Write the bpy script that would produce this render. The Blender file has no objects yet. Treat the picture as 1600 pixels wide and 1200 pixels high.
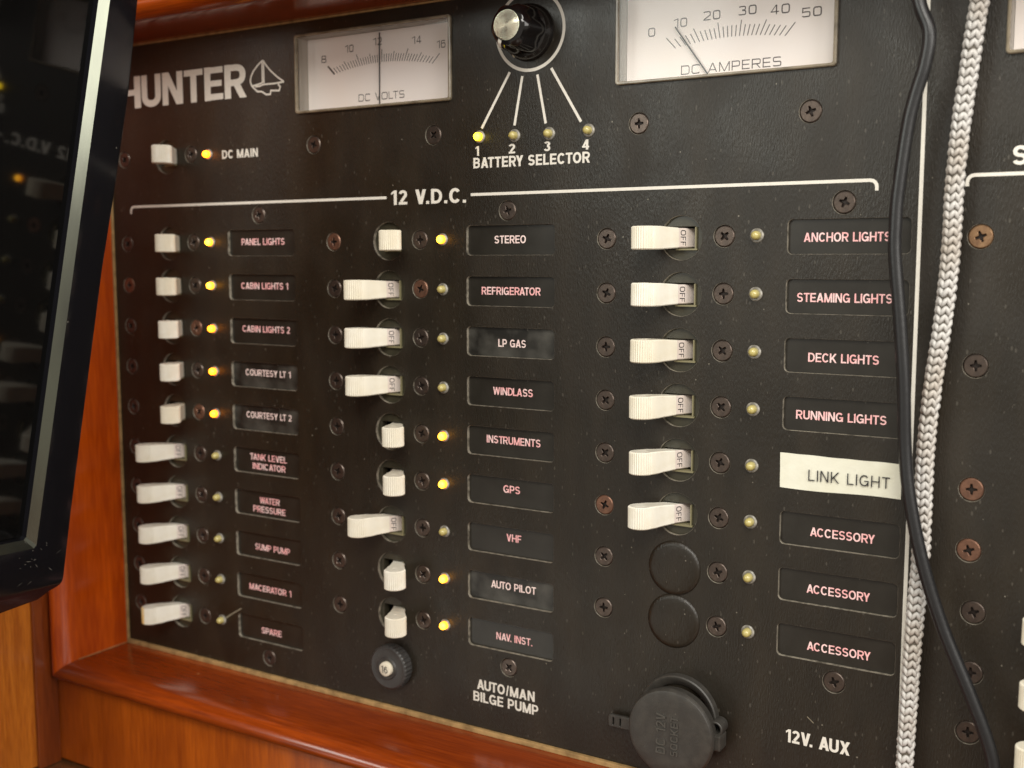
import bpy, bmesh, math, random
from mathutils import Vector, Matrix
from mathutils.geometry import tessellate_polygon

S = bpy.context.scene
C = S.collection
MM = 0.001
random.seed(7)

# ------------------------------------------------------------------ camera
cam_d = bpy.data.cameras.new('camera')
cam = bpy.data.objects.new('camera', cam_d)
C.objects.link(cam)
right = Vector((0.854593, 0.519298, -0.000291))
down = Vector((0.056876, -0.094171, -0.993931))
fwd = right.cross(-down) * -1
M3 = Matrix((right, -down, -fwd)).transposed()
cam.matrix_world = Matrix.Translation((0.42714, -0.35651, -0.00744)) @ M3.to_4x4()
cam_d.sensor_width = 36
cam_d.lens = 36 * 1750 / 1600
cam_d.clip_start = 0.01
cam_d.clip_end = 50
cam_d.dof.use_dof = True
cam_d.dof.focus_distance = 0.385
cam_d.dof.aperture_fstop = 12.5
S.camera = cam

# ------------------------------------------------------------------ light
W = bpy.data.worlds.new('World')
S.world = W
W.use_nodes = True
bg = W.node_tree.nodes['Background']
bg.inputs[0].default_value = (1.0, 0.915, 0.79, 1)
bg.inputs[1].default_value = 0.46


def area(name, loc, target, size, power, color, size_y=None):
    l = bpy.data.lights.new(name, 'AREA')
    l.energy = power
    l.color = color
    l.size = size
    if size_y:
        l.shape = 'RECTANGLE'
        l.size_y = size_y
    o = bpy.data.objects.new(name, l)
    C.objects.link(o)
    o.location = loc
    o.rotation_euler = (Vector(target) - Vector(loc)).to_track_quat('-Z', 'Y').to_euler()
    return o


area('cabin_ceiling_lamp', (0.62, -0.75, 0.62), (0.2, 0, -0.05), 0.45, 8.6, (1.0, 0.965, 0.89))
area('cabin_side_window', (0.92, -0.33, 0.24), (0.0, 0, -0.08), 0.45, 3.3, (1.0, 0.96, 0.90))
area('cabin_window_light', (-0.60, -1.25, 0.32), (0.15, 0, 0.0), 0.8, 7.0, (0.97, 1.0, 0.92), 0.4)

S.view_settings.view_transform = 'Standard'
S.view_settings.look = 'None'
S.view_settings.exposure = 0.13
S.view_settings.gamma = 1.0
S.view_settings.use_curve_mapping = False


# ------------------------------------------------------------------ materials
def mat(name, color, rough=0.5, metal=0.0, spec=0.5, emit=None, estr=0.0, coat=0.0, noise=0.0, nscale=300.0,
        color2=None, bump=0.0, bscale=900.0, stretch=(1, 1, 1), aniso=0.0, sss=0.0):
    m = bpy.data.materials.new(name)
    m.use_nodes = True
    nt = m.node_tree
    b = nt.nodes['Principled BSDF']
    b.inputs['Base Color'].default_value = (*color, 1)
    b.inputs['Roughness'].default_value = rough
    b.inputs['Metallic'].default_value = metal
    b.inputs['Specular IOR Level'].default_value = spec
    b.inputs['Coat Weight'].default_value = coat
    b.inputs['Coat Roughness'].default_value = 0.12
    if emit:
        b.inputs['Emission Color'].default_value = (*emit, 1)
        b.inputs['Emission Strength'].default_value = estr
    tc = mp = None
    if noise or bump:
        tc = nt.nodes.new('ShaderNodeTexCoord')
        mp = nt.nodes.new('ShaderNodeMapping')
        mp.inputs['Scale'].default_value = stretch
        nt.links.new(tc.outputs['Object'], mp.inputs['Vector'])
    if noise:
        n = nt.nodes.new('ShaderNodeTexNoise')
        n.inputs['Scale'].default_value = nscale
        n.inputs['Detail'].default_value = 5
        nt.links.new(mp.outputs[0], n.inputs['Vector'])
        mx = nt.nodes.new('ShaderNodeMix')
        mx.data_type = 'RGBA'
        c2 = color2 or tuple(c * 0.55 for c in color)
        mx.inputs['A'].default_value = (*color, 1)
        mx.inputs['B'].default_value = (*c2, 1)
        cr = nt.nodes.new('ShaderNodeMapRange')
        cr.inputs['From Min'].default_value = 0.42
        cr.inputs['From Max'].default_value = 0.70
        cr.inputs['To Max'].default_value = noise
        nt.links.new(n.outputs['Fac'], cr.inputs['Value'])
        nt.links.new(cr.outputs[0], mx.inputs['Factor'])
        nt.links.new(mx.outputs['Result'], b.inputs['Base Color'])
    if bump:
        n2 = nt.nodes.new('ShaderNodeTexNoise')
        n2.inputs['Scale'].default_value = bscale
        n2.inputs['Detail'].default_value = 4
        nt.links.new(mp.outputs[0], n2.inputs['Vector'])
        bp = nt.nodes.new('ShaderNodeBump')
        bp.inputs['Strength'].default_value = 1.0
        bp.inputs['Distance'].default_value = bump
        nt.links.new(n2.outputs['Fac'], bp.inputs['Height'])
        nt.links.new(bp.outputs[0], b.inputs['Normal'])
    return m


def specks(m, density_scale, thresh, color, size=0.16, stretch=(1, 1, 1), amount=0.65):
    """flecks (dust, wear, painted grain glints): voronoi cells whose centres are near, only some of the cells"""
    nt = m.node_tree
    b = nt.nodes['Principled BSDF']
    tc = nt.nodes.new('ShaderNodeTexCoord')
    v = nt.nodes.new('ShaderNodeTexVoronoi')
    v.inputs['Scale'].default_value = density_scale
    mpg = nt.nodes.new('ShaderNodeMapping')
    mpg.inputs['Scale'].default_value = stretch
    nt.links.new(tc.outputs['Object'], mpg.inputs['Vector'])
    nt.links.new(mpg.outputs[0], v.inputs['Vector'])
    sep = nt.nodes.new('ShaderNodeSeparateColor')
    nt.links.new(v.outputs['Color'], sep.inputs[0])
    mr = nt.nodes.new('ShaderNodeMapRange')           # speck radius differs per cell, most have none
    mr.inputs['From Min'].default_value = thresh
    mr.inputs['From Max'].default_value = 1.0
    mr.inputs['To Min'].default_value = 0.0
    mr.inputs['To Max'].default_value = size
    nt.links.new(sep.outputs[0], mr.inputs['Value'])
    lt = nt.nodes.new('ShaderNodeMath')
    lt.operation = 'LESS_THAN'
    nt.links.new(v.outputs['Distance'], lt.inputs[0])
    nt.links.new(mr.outputs[0], lt.inputs[1])
    mul = nt.nodes.new('ShaderNodeMath')
    mul.operation = 'MULTIPLY'
    mul.inputs[1].default_value = amount
    nt.links.new(lt.outputs[0], mul.inputs[0])
    mx = nt.nodes.new('ShaderNodeMix')
    mx.data_type = 'RGBA'
    src = b.inputs['Base Color']
    if src.is_linked:
        nt.links.new(src.links[0].from_socket, mx.inputs['A'])
    else:
        mx.inputs['A'].default_value = src.default_value
    mx.inputs['B'].default_value = (*color, 1)
    nt.links.new(mul.outputs[0], mx.inputs['Factor'])
    nt.links.new(mx.outputs['Result'], src)
    return m


def wood(name, dark, light, axis, rough=0.22, coat=0.5, scale=1.0):
    m = bpy.data.materials.new(name)
    m.use_nodes = True
    nt = m.node_tree
    b = nt.nodes['Principled BSDF']
    b.inputs['Roughness'].default_value = rough
    b.inputs['Coat Weight'].default_value = coat
    b.inputs['Coat Roughness'].default_value = 0.15
    tc = nt.nodes.new('ShaderNodeTexCoord')
    mp = nt.nodes.new('ShaderNodeMapping')
    st = [1.0, 1.0, 1.0]
    st['XYZ'.index(axis)] = 0.07
    mp.inputs['Scale'].default_value = st
    nt.links.new(tc.outputs['Object'], mp.inputs['Vector'])
    n = nt.nodes.new('ShaderNodeTexNoise')
    n.inputs['Scale'].default_value = 150 * scale
    n.inputs['Detail'].default_value = 6
    n.inputs['Distortion'].default_value = 0.4
    nt.links.new(mp.outputs[0], n.inputs['Vector'])
    n2 = nt.nodes.new('ShaderNodeTexNoise')
    n2.inputs['Scale'].default_value = 1000 * scale
    n2.inputs['Detail'].default_value = 2
    nt.links.new(mp.outputs[0], n2.inputs['Vector'])
    mix = nt.nodes.new('ShaderNodeMix')
    mix.data_type = 'FLOAT'
    mix.inputs[0].default_value = 0.5
    nt.links.new(n.outputs['Fac'], mix.inputs[2])
    nt.links.new(n2.outputs['Fac'], mix.inputs[3])
    cr = nt.nodes.new('ShaderNodeValToRGB')
    cr.color_ramp.elements[0].position = 0.40
    cr.color_ramp.elements[0].color = (*dark, 1)
    cr.color_ramp.elements[1].position = 0.60
    cr.color_ramp.elements[1].color = (*light, 1)
    nt.links.new(mix.outputs[0], cr.inputs[0])
    n3 = nt.nodes.new('ShaderNodeTexNoise')          # broad mottling of the timber
    n3.inputs['Scale'].default_value = 45
    n3.inputs['Detail'].default_value = 3
    n3.inputs['Distortion'].default_value = 0.8
    mp3 = nt.nodes.new('ShaderNodeMapping')
    st3 = [1.0, 1.0, 1.0]
    st3['XYZ'.index(axis)] = 0.35
    mp3.inputs['Scale'].default_value = st3
    nt.links.new(tc.outputs['Object'], mp3.inputs['Vector'])
    nt.links.new(mp3.outputs[0], n3.inputs['Vector'])
    m3 = nt.nodes.new('ShaderNodeMapRange')
    m3.inputs['From Min'].default_value = 0.35
    m3.inputs['From Max'].default_value = 0.7
    m3.inputs['To Max'].default_value = 0.6
    nt.links.new(n3.outputs['Fac'], m3.inputs['Value'])
    mx3 = nt.nodes.new('ShaderNodeMix')
    mx3.data_type = 'RGBA'
    nt.links.new(m3.outputs[0], mx3.inputs['Factor'])
    nt.links.new(cr.outputs[0], mx3.inputs['A'])
    mx3.inputs['B'].default_value = (dark[0] * .8, dark[1] * .75, dark[2] * .7, 1)
    nt.links.new(mx3.outputs['Result'], b.inputs['Base Color'])
    bp = nt.nodes.new('ShaderNodeBump')
    bp.inputs['Strength'].default_value = 0.5
    bp.inputs['Distance'].default_value = 0.00012
    nt.links.new(n.outputs['Fac'], bp.inputs['Height'])
    nt.links.new(bp.outputs[0], b.inputs['Normal'])
    return m


m_panel = specks(mat('black_panel_paint', (0.0125, 0.0093, 0.0054), 0.37, noise=0.8, nscale=80, color2=(0.022, 0.0162, 0.0095),
                     bump=0.00015, bscale=2000, stretch=(1, 1, 0.3)), 430, 0.91, (0.24, 0.22, 0.175), size=0.13)


def smudge(m, lo, hi, sc):
    nt = m.node_tree
    tc = nt.nodes.new('ShaderNodeTexCoord')
    n = nt.nodes.new('ShaderNodeTexNoise')
    n.inputs['Scale'].default_value = sc
    n.inputs['Detail'].default_value = 6
    n.inputs['Distortion'].default_value = 1.2
    mr = nt.nodes.new('ShaderNodeMapRange')
    mr.inputs['From Min'].default_value = 0.35
    mr.inputs['From Max'].default_value = 0.68
    mr.inputs['To Min'].default_value = lo
    mr.inputs['To Max'].default_value = hi
    nt.links.new(tc.outputs['Object'], n.inputs['Vector'])
    nt.links.new(n.outputs['Fac'], mr.inputs['Value'])
    nt.links.new(mr.outputs[0], nt.nodes['Principled BSDF'].inputs['Roughness'])


def vary(m, tint, amount):
    """each object gets a little of another tint of its own"""
    nt = m.node_tree
    b = nt.nodes['Principled BSDF']
    oi = nt.nodes.new('ShaderNodeObjectInfo')
    mu = nt.nodes.new('ShaderNodeMath')
    mu.operation = 'MULTIPLY'
    mu.inputs[1].default_value = amount
    nt.links.new(oi.outputs['Random'], mu.inputs[0])
    mx = nt.nodes.new('ShaderNodeMix')
    mx.data_type = 'RGBA'
    mx.inputs['B'].default_value = (*tint, 1)
    nt.links.new(b.inputs['Base Color'].links[0].from_socket, mx.inputs['A'])
    nt.links.new(mu.outputs[0], mx.inputs['Factor'])
    nt.links.new(mx.outputs['Result'], b.inputs['Base Color'])


smudge(m_panel, 0.31, 0.47, 26)
specks(m_panel, 900, 0.78, (0.10, 0.09, 0.072), size=0.30, stretch=(1, 1, 0.45), amount=0.4)  # grain catching the grazing light, painted in as pale flecks
m_edge = mat('worn_edge', (0.27, 0.24, 0.19), 0.5, noise=1.0, nscale=500, color2=(0.06, 0.052, 0.038))
m_back = mat('dark_cavity', (0.010, 0.009, 0.007), 0.6)
m_print = mat('white_print', (0.74, 0.71, 0.64), 0.55, noise=0.3, nscale=700, color2=(0.55, 0.52, 0.46))
m_plate = specks(mat('smoked_plate', (0.0155, 0.0132, 0.0098), 0.30, noise=0.5, nscale=120, color2=(0.028, 0.025, 0.020)), 420, 0.93, (0.3, 0.28, 0.24))
m_plate_dusty = specks(mat('dusty_smoked_plate', (0.012, 0.011, 0.009), 0.36, noise=0.8, nscale=110, color2=(0.075, 0.072, 0.062)), 420, 0.9, (0.4, 0.38, 0.33))
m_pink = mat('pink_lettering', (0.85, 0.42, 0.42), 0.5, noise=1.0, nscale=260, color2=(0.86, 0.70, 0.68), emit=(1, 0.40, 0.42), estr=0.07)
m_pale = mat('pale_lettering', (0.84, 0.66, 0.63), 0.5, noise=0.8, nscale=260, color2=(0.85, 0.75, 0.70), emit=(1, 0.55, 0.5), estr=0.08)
m_ink = mat('black_ink', (0.022, 0.021, 0.022), 0.5)
m_greyink = mat('grey_ink', (0.055, 0.045, 0.045), 0.6)
m_cream = mat('cream_plastic', (0.80, 0.775, 0.69), 0.36, noise=0.45, nscale=210, color2=(0.68, 0.62, 0.48))
m_creampink = mat('cream_plastic_pink_shading', (0.69, 0.61, 0.57), 0.42, noise=0.5, nscale=300, color2=(0.60, 0.50, 0.42))  # pinkish reflection and shading near the pivot, painted into the cream
vary(m_cream, (0.66, 0.58, 0.40), 0.45)
vary(m_creampink, (0.58, 0.49, 0.40), 0.4)
m_tan = mat('aged_cream_plastic', (0.76, 0.52, 0.20), 0.4, noise=0.6, nscale=200, color2=(0.74, 0.66, 0.46))
m_house = mat('olive_black_plastic', (0.030, 0.027, 0.017), 0.30, noise=0.5, nscale=200, color2=(0.06, 0.055, 0.035))
m_ledge = mat('olive_plastic_lip', (0.20, 0.18, 0.10), 0.35)
m_screw = mat('blackened_screw', (0.085, 0.066, 0.056), 0.34, metal=0.75, noise=0.8, nscale=420, color2=(0.13, 0.097, 0.078), bump=0.00003, bscale=1800)
m_screw_br = mat('rusty_screw', (0.22, 0.115, 0.075), 0.42, metal=0.7, noise=0.9, nscale=420, color2=(0.13, 0.07, 0.05), bump=0.00004, bscale=1800)
m_screw_gd = mat('brassy_screw', (0.33, 0.20, 0.11), 0.40, metal=0.8, noise=0.9, nscale=420, color2=(0.18, 0.10, 0.06), bump=0.00004, bscale=1800)
m_recess = mat('screw_recess', (0.022, 0.015, 0.012), 0.5, metal=0.4)
m_lit_y = mat('lit_yellow_lens', (0.8, 0.7, 0.05), 0.3, emit=(1.0, 0.72, 0.02), estr=13.0)
m_lit_o = mat('lit_amber_lens', (0.8, 0.6, 0.05), 0.3, emit=(1.0, 0.50, 0.004), estr=8.0)
m_lit_g = mat('lit_lime_lens', (0.7, 0.8, 0.05), 0.3, emit=(0.86, 0.90, 0.01), estr=10.0)
m_dim = mat('dull_yellow_lens', (0.46, 0.39, 0.13), 0.25, noise=0.5, nscale=800, color2=(0.52, 0.47, 0.24), coat=0.5)
m_collar = mat('dusty_clear_collar', (0.16, 0.15, 0.13), 0.3, noise=0.9, nscale=700, color2=(0.42, 0.40, 0.35))
m_face = mat('meter_paper', (0.90, 0.84, 0.81), 0.6, noise=0.5, nscale=28, color2=(0.86, 0.77, 0.68))
m_case = mat('meter_case', (0.30, 0.275, 0.24), 0.35, noise=0.6, nscale=250, color2=(0.14, 0.12, 0.095), stretch=(1, 1, 0.1))
m_rim = mat('yellowed_clear_rim', (0.24, 0.20, 0.14), 0.22, noise=0.8, nscale=160, color2=(0.10, 0.082, 0.058))
m_gloss = mat('black_gloss_plastic', (0.008, 0.007, 0.007), 0.12)
m_knobside = mat('black_knob_plastic', (0.012, 0.010, 0.009), 0.2)
m_rubber = specks(mat('black_rubber', (0.034, 0.031, 0.027), 0.46, noise=0.7, nscale=260, color2=(0.056, 0.051, 0.043), bump=0.00006, bscale=1500), 700, 0.86, (0.16, 0.15, 0.12), amount=0.5)
m_rubber_highlight = mat('dusty_rubber_highlight', (0.060, 0.055, 0.047), 0.38)  # dusty highlight painted in, so the raised letters show in soft light
m_collarbtn = mat('grey_black_plastic', (0.040, 0.039, 0.038), 0.42, noise=0.5, nscale=300, color2=(0.055, 0.053, 0.05))
m_cable = mat('black_cable_sheath', (0.011, 0.011, 0.012), 0.36, bump=0.00005, bscale=500)
m_tape = mat('white_label_tape', (0.76, 0.755, 0.64), 0.4, noise=0.35, nscale=110, color2=(0.62, 0.60, 0.44), bump=0.00025, bscale=150)
m_core = mat('hose_core', (0.10, 0.085, 0.065), 0.6)
m_braid = mat('braided_sleeve', (0.52, 0.505, 0.485), 0.40, noise=0.8, nscale=42, color2=(0.30, 0.23, 0.155))
m_bezel = specks(mat('black_bezel_plastic', (0.006, 0.006, 0.008), 0.15, bump=0.00002, bscale=300), 330, 0.94, (0.14, 0.14, 0.12))
m_glass = mat('dark_screen_glass', (0.003, 0.003, 0.003), 0.05)
m_trim = mat('dull_metal_trim', (0.17, 0.18, 0.145), 0.20, metal=1.0, noise=0.6, nscale=60, color2=(0.10, 0.10, 0.09), stretch=(1, 1, 0.3))
m_bead = mat('raw_tan_edge', (0.40, 0.25, 0.10), 0.7, noise=0.9, nscale=260, color2=(0.20, 0.12, 0.045), bump=0.0002, bscale=500)
m_wood_side = wood('varnished_teak_upright', (0.40, 0.050, 0.0015), (0.60, 0.095, 0.003), 'Z', coat=0.3)
m_wood_flat = wood('varnished_teak_rail', (0.19, 0.027, 0.0022), (0.32, 0.050, 0.0035), 'X', coat=0.35)
m_wood_board = wood('varnished_plywood', (0.27, 0.050, 0.003), (0.42, 0.090, 0.005), 'Z', rough=0.3, coat=0.2)
m_wood_post = wood('dark_red_teak', (0.15, 0.030, 0.006), (0.25, 0.055, 0.010), 'Z')
m_wood_wall = wood('honey_plywood', (0.44, 0.115, 0.010), (0.68, 0.215, 0.022), 'Z', rough=0.32, coat=0.25, scale=1.6)
m_wood_top = wood('dark_counter_teak', (0.10, 0.04, 0.014), (0.18, 0.075, 0.025), 'X')

for _m, _c in ((m_wood_flat, (0.50, 0.20, 0.07)), (m_wood_board, (0.16, 0.03, 0.004)), (m_wood_side, (0.55, 0.18, 0.03))):
    specks(_m, 75, 0.86, _c, size=0.10, stretch=(1, 1, 1), amount=0.6)     # small dings and worn spots

# spun aluminium cap: radial anisotropy
m_spun = bpy.data.materials.new('spun_aluminium')
m_spun.use_nodes = True
_b = m_spun.node_tree.nodes['Principled BSDF']
_b.inputs['Base Color'].default_value = (0.44, 0.415, 0.33, 1)
_b.inputs['Metallic'].default_value = 1
_b.inputs['Roughness'].default_value = 0.24
_n = m_spun.node_tree.nodes                           # fine concentric lathe grooves
_l = m_spun.node_tree.links
_tc, _sp, _cb, _ln = _n.new('ShaderNodeTexCoord'), _n.new('ShaderNodeSeparateXYZ'), _n.new('ShaderNodeCombineXYZ'), _n.new('ShaderNodeVectorMath')
_ln.operation = 'LENGTH'
_l.new(_tc.outputs['Object'], _sp.inputs[0])
_l.new(_sp.outputs['X'], _cb.inputs['X'])
_l.new(_sp.outputs['Z'], _cb.inputs['Z'])
_l.new(_cb.outputs[0], _ln.inputs[0])
_mu, _si, _bp = _n.new('ShaderNodeMath'), _n.new('ShaderNodeMath'), _n.new('ShaderNodeBump')
_mu.operation = 'MULTIPLY'
_mu.inputs[1].default_value = 2 * math.pi / 0.00030
_si.operation = 'SINE'
_bp.inputs['Strength'].default_value = 1.0
_bp.inputs['Distance'].default_value = 0.000022
_l.new(_ln.outputs['Value'], _mu.inputs[0])
_l.new(_mu.outputs[0], _si.inputs[0])
_l.new(_si.outputs[0], _bp.inputs['Height'])
_l.new(_bp.outputs[0], _b.inputs['Normal'])


def lamp_gradient(m, tip, base, st, sb):
    nt = m.node_tree
    b = nt.nodes['Principled BSDF']
    tc = nt.nodes.new('ShaderNodeTexCoord')
    sp = nt.nodes.new('ShaderNodeSeparateXYZ')
    mr = nt.nodes.new('ShaderNodeMapRange')
    mr.inputs['From Min'].default_value = -0.0008
    mr.inputs['From Max'].default_value = -0.0024
    mc = nt.nodes.new('ShaderNodeMix')
    mc.data_type = 'RGBA'
    mc.inputs['A'].default_value = (*base, 1)
    mc.inputs['B'].default_value = (*tip, 1)
    ms = nt.nodes.new('ShaderNodeMapRange')
    ms.inputs['To Min'].default_value = sb
    ms.inputs['To Max'].default_value = st
    nt.links.new(tc.outputs['Object'], sp.inputs[0])
    nt.links.new(sp.outputs['Y'], mr.inputs['Value'])
    nt.links.new(mr.outputs[0], mc.inputs['Factor'])
    nt.links.new(mr.outputs[0], ms.inputs['Value'])
    nt.links.new(mc.outputs['Result'], b.inputs['Emission Color'])
    nt.links.new(ms.outputs[0], b.inputs['Emission Strength'])


lamp_gradient(m_lit_y, (1.0, 0.42, 0.022), (1.0, 0.24, 0.0), 9.0, 4.0)
lamp_gradient(m_lit_o, (1.0, 0.27, 0.008), (1.0, 0.16, 0.0), 8.0, 4.0)
lamp_gradient(m_lit_g, (0.90, 0.66, 0.02), (0.90, 0.45, 0.0), 10.0, 2.2)

# clear meter window
m_window = bpy.data.materials.new('clear_window')
m_window.use_nodes = True
nt = m_window.node_tree
nt.nodes.clear()
_tr = nt.nodes.new('ShaderNodeBsdfTransparent')
_gl = nt.nodes.new('ShaderNodeBsdfGlossy')
_gl.inputs['Roughness'].default_value = 0.12
_mx = nt.nodes.new('ShaderNodeMixShader')
_mx.inputs[0].default_value = 0.015
_o = nt.nodes.new('ShaderNodeOutputMaterial')
nt.links.new(_tr.outputs[0], _mx.inputs[1])
nt.links.new(_gl.outputs[0], _mx.inputs[2])
nt.links.new(_mx.outputs[0], _o.inputs[0])


# ------------------------------------------------------------------ mesh helpers (all in millimetres, Y is depth, -Y faces the viewer)
def obj(name, bm, material, parent=None, loc=None, smooth=None):
    me = bpy.data.meshes.new(name)
    bm.normal_update()
    bm.to_mesh(me)
    bm.free()
    for mm_ in (material if isinstance(material, (list, tuple)) else [material]):
        me.materials.append(mm_)
    me.transform(Matrix.Scale(MM, 4))
    if smooth is not None:
        for p in me.polygons:
            p.use_smooth = True
        me.set_sharp_from_angle(angle=math.radians(smooth))
    o = bpy.data.objects.new(name, me)
    C.objects.link(o)
    if parent:
        o.parent = parent
    if loc:
        o.location = Vector(loc) * MM
    return o


def tag(o, label, cat, group=None):
    o['label'] = label
    o['category'] = cat
    if group:
        o['group'] = group
    return o


def thing(name, label, cat, loc=(0, 0, 0), group=None):
    o = bpy.data.objects.new(name, None)
    C.objects.link(o)
    o.empty_display_size = 0.005
    o.location = Vector(loc) * MM
    return tag(o, label, cat, group)


def dup(root, loc, label, group=None):
    r = root.copy()
    C.objects.link(r)
    r.location = Vector(loc) * MM
    r['label'] = label
    if group:
        r['group'] = group
    for ch in list(root.children):
        c = ch.copy()
        C.objects.link(c)
        c.parent = r
        for g in ch.children:
            d = g.copy()
            C.objects.link(d)
            d.parent = c
    return r


def structure(o):
    o['kind'] = 'structure'
    return o


def circle(cx, cz, r, n=40, ph=0.0):
    return [(cx + r * math.cos(2 * math.pi * i / n + ph), cz + r * math.sin(2 * math.pi * i / n + ph)) for i in range(n)]


def rrect(x0, x1, z0, z1, r=1.0, n=5):
    out = []
    for cx, cz, a0 in ((x1 - r, z1 - r, 0), (x0 + r, z1 - r, 90), (x0 + r, z0 + r, 180), (x1 - r, z0 + r, 270)):
        for i in range(n + 1):
            a = math.radians(a0 + 90 * i / n)
            out.append((cx + r * math.cos(a), cz + r * math.sin(a)))
    return out


def offset(loop, d):
    """offset a counter-clockwise loop outwards by d"""
    n = len(loop)
    out = []
    for i in range(n):
        p0, p1, p2 = Vector(loop[i - 1]), Vector(loop[i]), Vector(loop[(i + 1) % n])
        e0, e1 = (p1 - p0).normalized(), (p2 - p1).normalized()
        n0, n1 = Vector((e0.y, -e0.x)), Vector((e1.y, -e1.x))
        m_ = (n0 + n1)
        if m_.length < 1e-6:
            m_ = n0
        m_.normalize()
        k = d / max(0.4, m_.dot(n0))
        out.append((p1.x + m_.x * k, p1.y + m_.y * k))
    return out


def add_plate(bm, outer, holes, y0, y1, ch=0.3, ch_hole=None, back=True, mi=0, mi_hole=None):
    """a plate from y0 (front) to y1 with holes, its edges chamfered on the front; loops are (x, z), counter-clockwise"""
    ch_hole = ch if ch_hole is None else ch_hole
    front_loops = []
    for k, lp in enumerate([outer] + list(holes)):
        c = ch if k == 0 else ch_hole
        f = offset(lp, -c if k == 0 else c) if c else lp
        rings = [(f, y0)] + ([(lp, y0 + c)] if c else []) + [(lp, y1)]
        vs = [[bm.verts.new((x, y, z)) for x, z in r] for r, y in rings]
        front_loops.append(vs[0])
        n = len(lp)
        for a, b in zip(vs[:-1], vs[1:]):
            for i in range(n):
                j = (i + 1) % n
                q = [a[i], a[j], b[j], b[i]]
                if k == 0:
                    q.reverse()
                fc = bm.faces.new(q)
                fc.material_index = mi_hole if (k and mi_hole is not None) else mi
        if back and k == 0 and not holes:
            fc = bm.faces.new(vs[-1])
            fc.material_index = mi
    if not holes:
        fc = bm.faces.new(list(reversed(front_loops[0])))
        fc.normal_update()
        if fc.normal.y > 0:
            fc.normal_flip()
        fc.material_index = mi
    else:
        flat = [v for l in front_loops for v in l]
        tris = tessellate_polygon([[Vector((v.co.x, v.co.z, 0)) for v in l] for l in front_loops])
        for t in tris:
            try:
                fc = bm.faces.new([flat[i] for i in t])
            except ValueError:
                continue
            fc.normal_update()
            if fc.normal.y > 0:
                fc.normal_flip()
            fc.material_index = mi


def add_box(bm, x0, x1, y0, y1, z0, z1, bev=0.0, mi=0):
    vs = [bm.verts.new(p) for p in ((x0, y0, z0), (x1, y0, z0), (x1, y1, z0), (x0, y1, z0), (x0, y0, z1), (x1, y0, z1), (x1, y1, z1), (x0, y1, z1))]
    fs = [bm.faces.new([vs[i] for i in q]) for q in ((3, 2, 1, 0), (4, 5, 6, 7), (0, 1, 5, 4), (1, 2, 6, 5), (2, 3, 7, 6), (3, 0, 4, 7))]
    for f in fs:
        f.material_index = mi
    if bev:
        es = list({e for f in fs for e in f.edges})
        r = bmesh.ops.bevel(bm, geom=es, offset=bev, segments=2, affect='EDGES', profile=0.6)
        for f in r['faces']:
            f.material_index = mi


def add_lathe(bm, prof, cx=0.0, cz=0.0, n=32, rmod=None, mi=0):
    """prof: list of (radius, y) from the front centre to the back"""
    rings = []
    for r, y in prof:
        if r < 1e-5:
            rings.append([bm.verts.new((cx, y, cz))])
        else:
            ring = []
            for i in range(n):
                a = 2 * math.pi * i / n
                rr = rmod(r, y, a) if rmod else r
                ring.append(bm.verts.new((cx + rr * math.cos(a), y, cz + rr * math.sin(a))))
            rings.append(ring)
    for a, b in zip(rings[:-1], rings[1:]):
        for i in range(n):
            j = (i + 1) % n
            if len(a) == 1 and len(b) == 1:
                continue
            if len(a) == 1:
                f = bm.faces.new((a[0], b[j], b[i]))
            elif len(b) == 1:
                f = bm.faces.new((a[i], a[j], b[0]))
            else:
                f = bm.faces.new((a[i], a[j], b[j], b[i]))
            f.material_index = mi


def frames(pts):
    """rotation minimising frames along a polyline"""
    out = []
    t0 = (pts[1] - pts[0]).normalized()
    nrm = Vector((0, -1, 0))
    nrm = (nrm - t0 * nrm.dot(t0)).normalized()
    for i, p in enumerate(pts):
        t = (pts[min(i + 1, len(pts) - 1)] - pts[max(i - 1, 0)]).normalized()
        nrm = (nrm - t * nrm.dot(t)).normalized()
        out.append((p, t, nrm, t.cross(nrm)))
    return out


def add_tube(bm, pts, r, n=12, rx=None, caps=True, mi=0):
    rings = []
    for p, t, a, b in frames(pts):
        rings.append([bm.verts.new(p + a * (r * math.cos(2 * math.pi * k / n)) + b * ((rx or r) * math.sin(2 * math.pi * k / n))) for k in range(n)])
    for u, v in zip(rings[:-1], rings[1:]):
        for k in range(n):
            f = bm.faces.new((u[k], v[k], v[(k + 1) % n], u[(k + 1) % n]))
            f.material_index = mi
    if caps:
        bm.faces.new(rings[0]).material_index = mi
        bm.faces.new(list(reversed(rings[-1]))).material_index = mi


def catmull(pts, per):
    P = [pts[0] * 2 - pts[1]] + list(pts) + [pts[-1] * 2 - pts[-2]]
    out = []
    for i in range(1, len(P) - 2):
        p0, p1, p2, p3 = P[i - 1:i + 3]
        for k in range(per):
            t = k / per
            out.append(0.5 * ((2 * p1) + (p2 - p0) * t + (2 * p0 - 5 * p1 + 4 * p2 - p3) * t * t + (3 * p1 - p0 - 3 * p2 + p3) * t ** 3))
    out.append(pts[-1].copy())
    return out


# ------------------------------------------------------------------ lettering: a stroke alphabet; each glyph is a list of polygons in a unit-high box
def seg(x0, y0, x1, y1, t):
    d = Vector((x1 - x0, y1 - y0)).normalized()
    k = Vector((-d.y, d.x)) * t / 2
    return [[(x0 + k.x, y0 + k.y), (x0 - k.x, y0 - k.y), (x1 - k.x, y1 - k.y), (x1 + k.x, y1 + k.y)]]


def dia(xb, yb, xt, yt, tw):
    return [[(xb - tw / 2, yb), (xb + tw / 2, yb), (xt + tw / 2, yt), (xt - tw / 2, yt)]]


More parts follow.
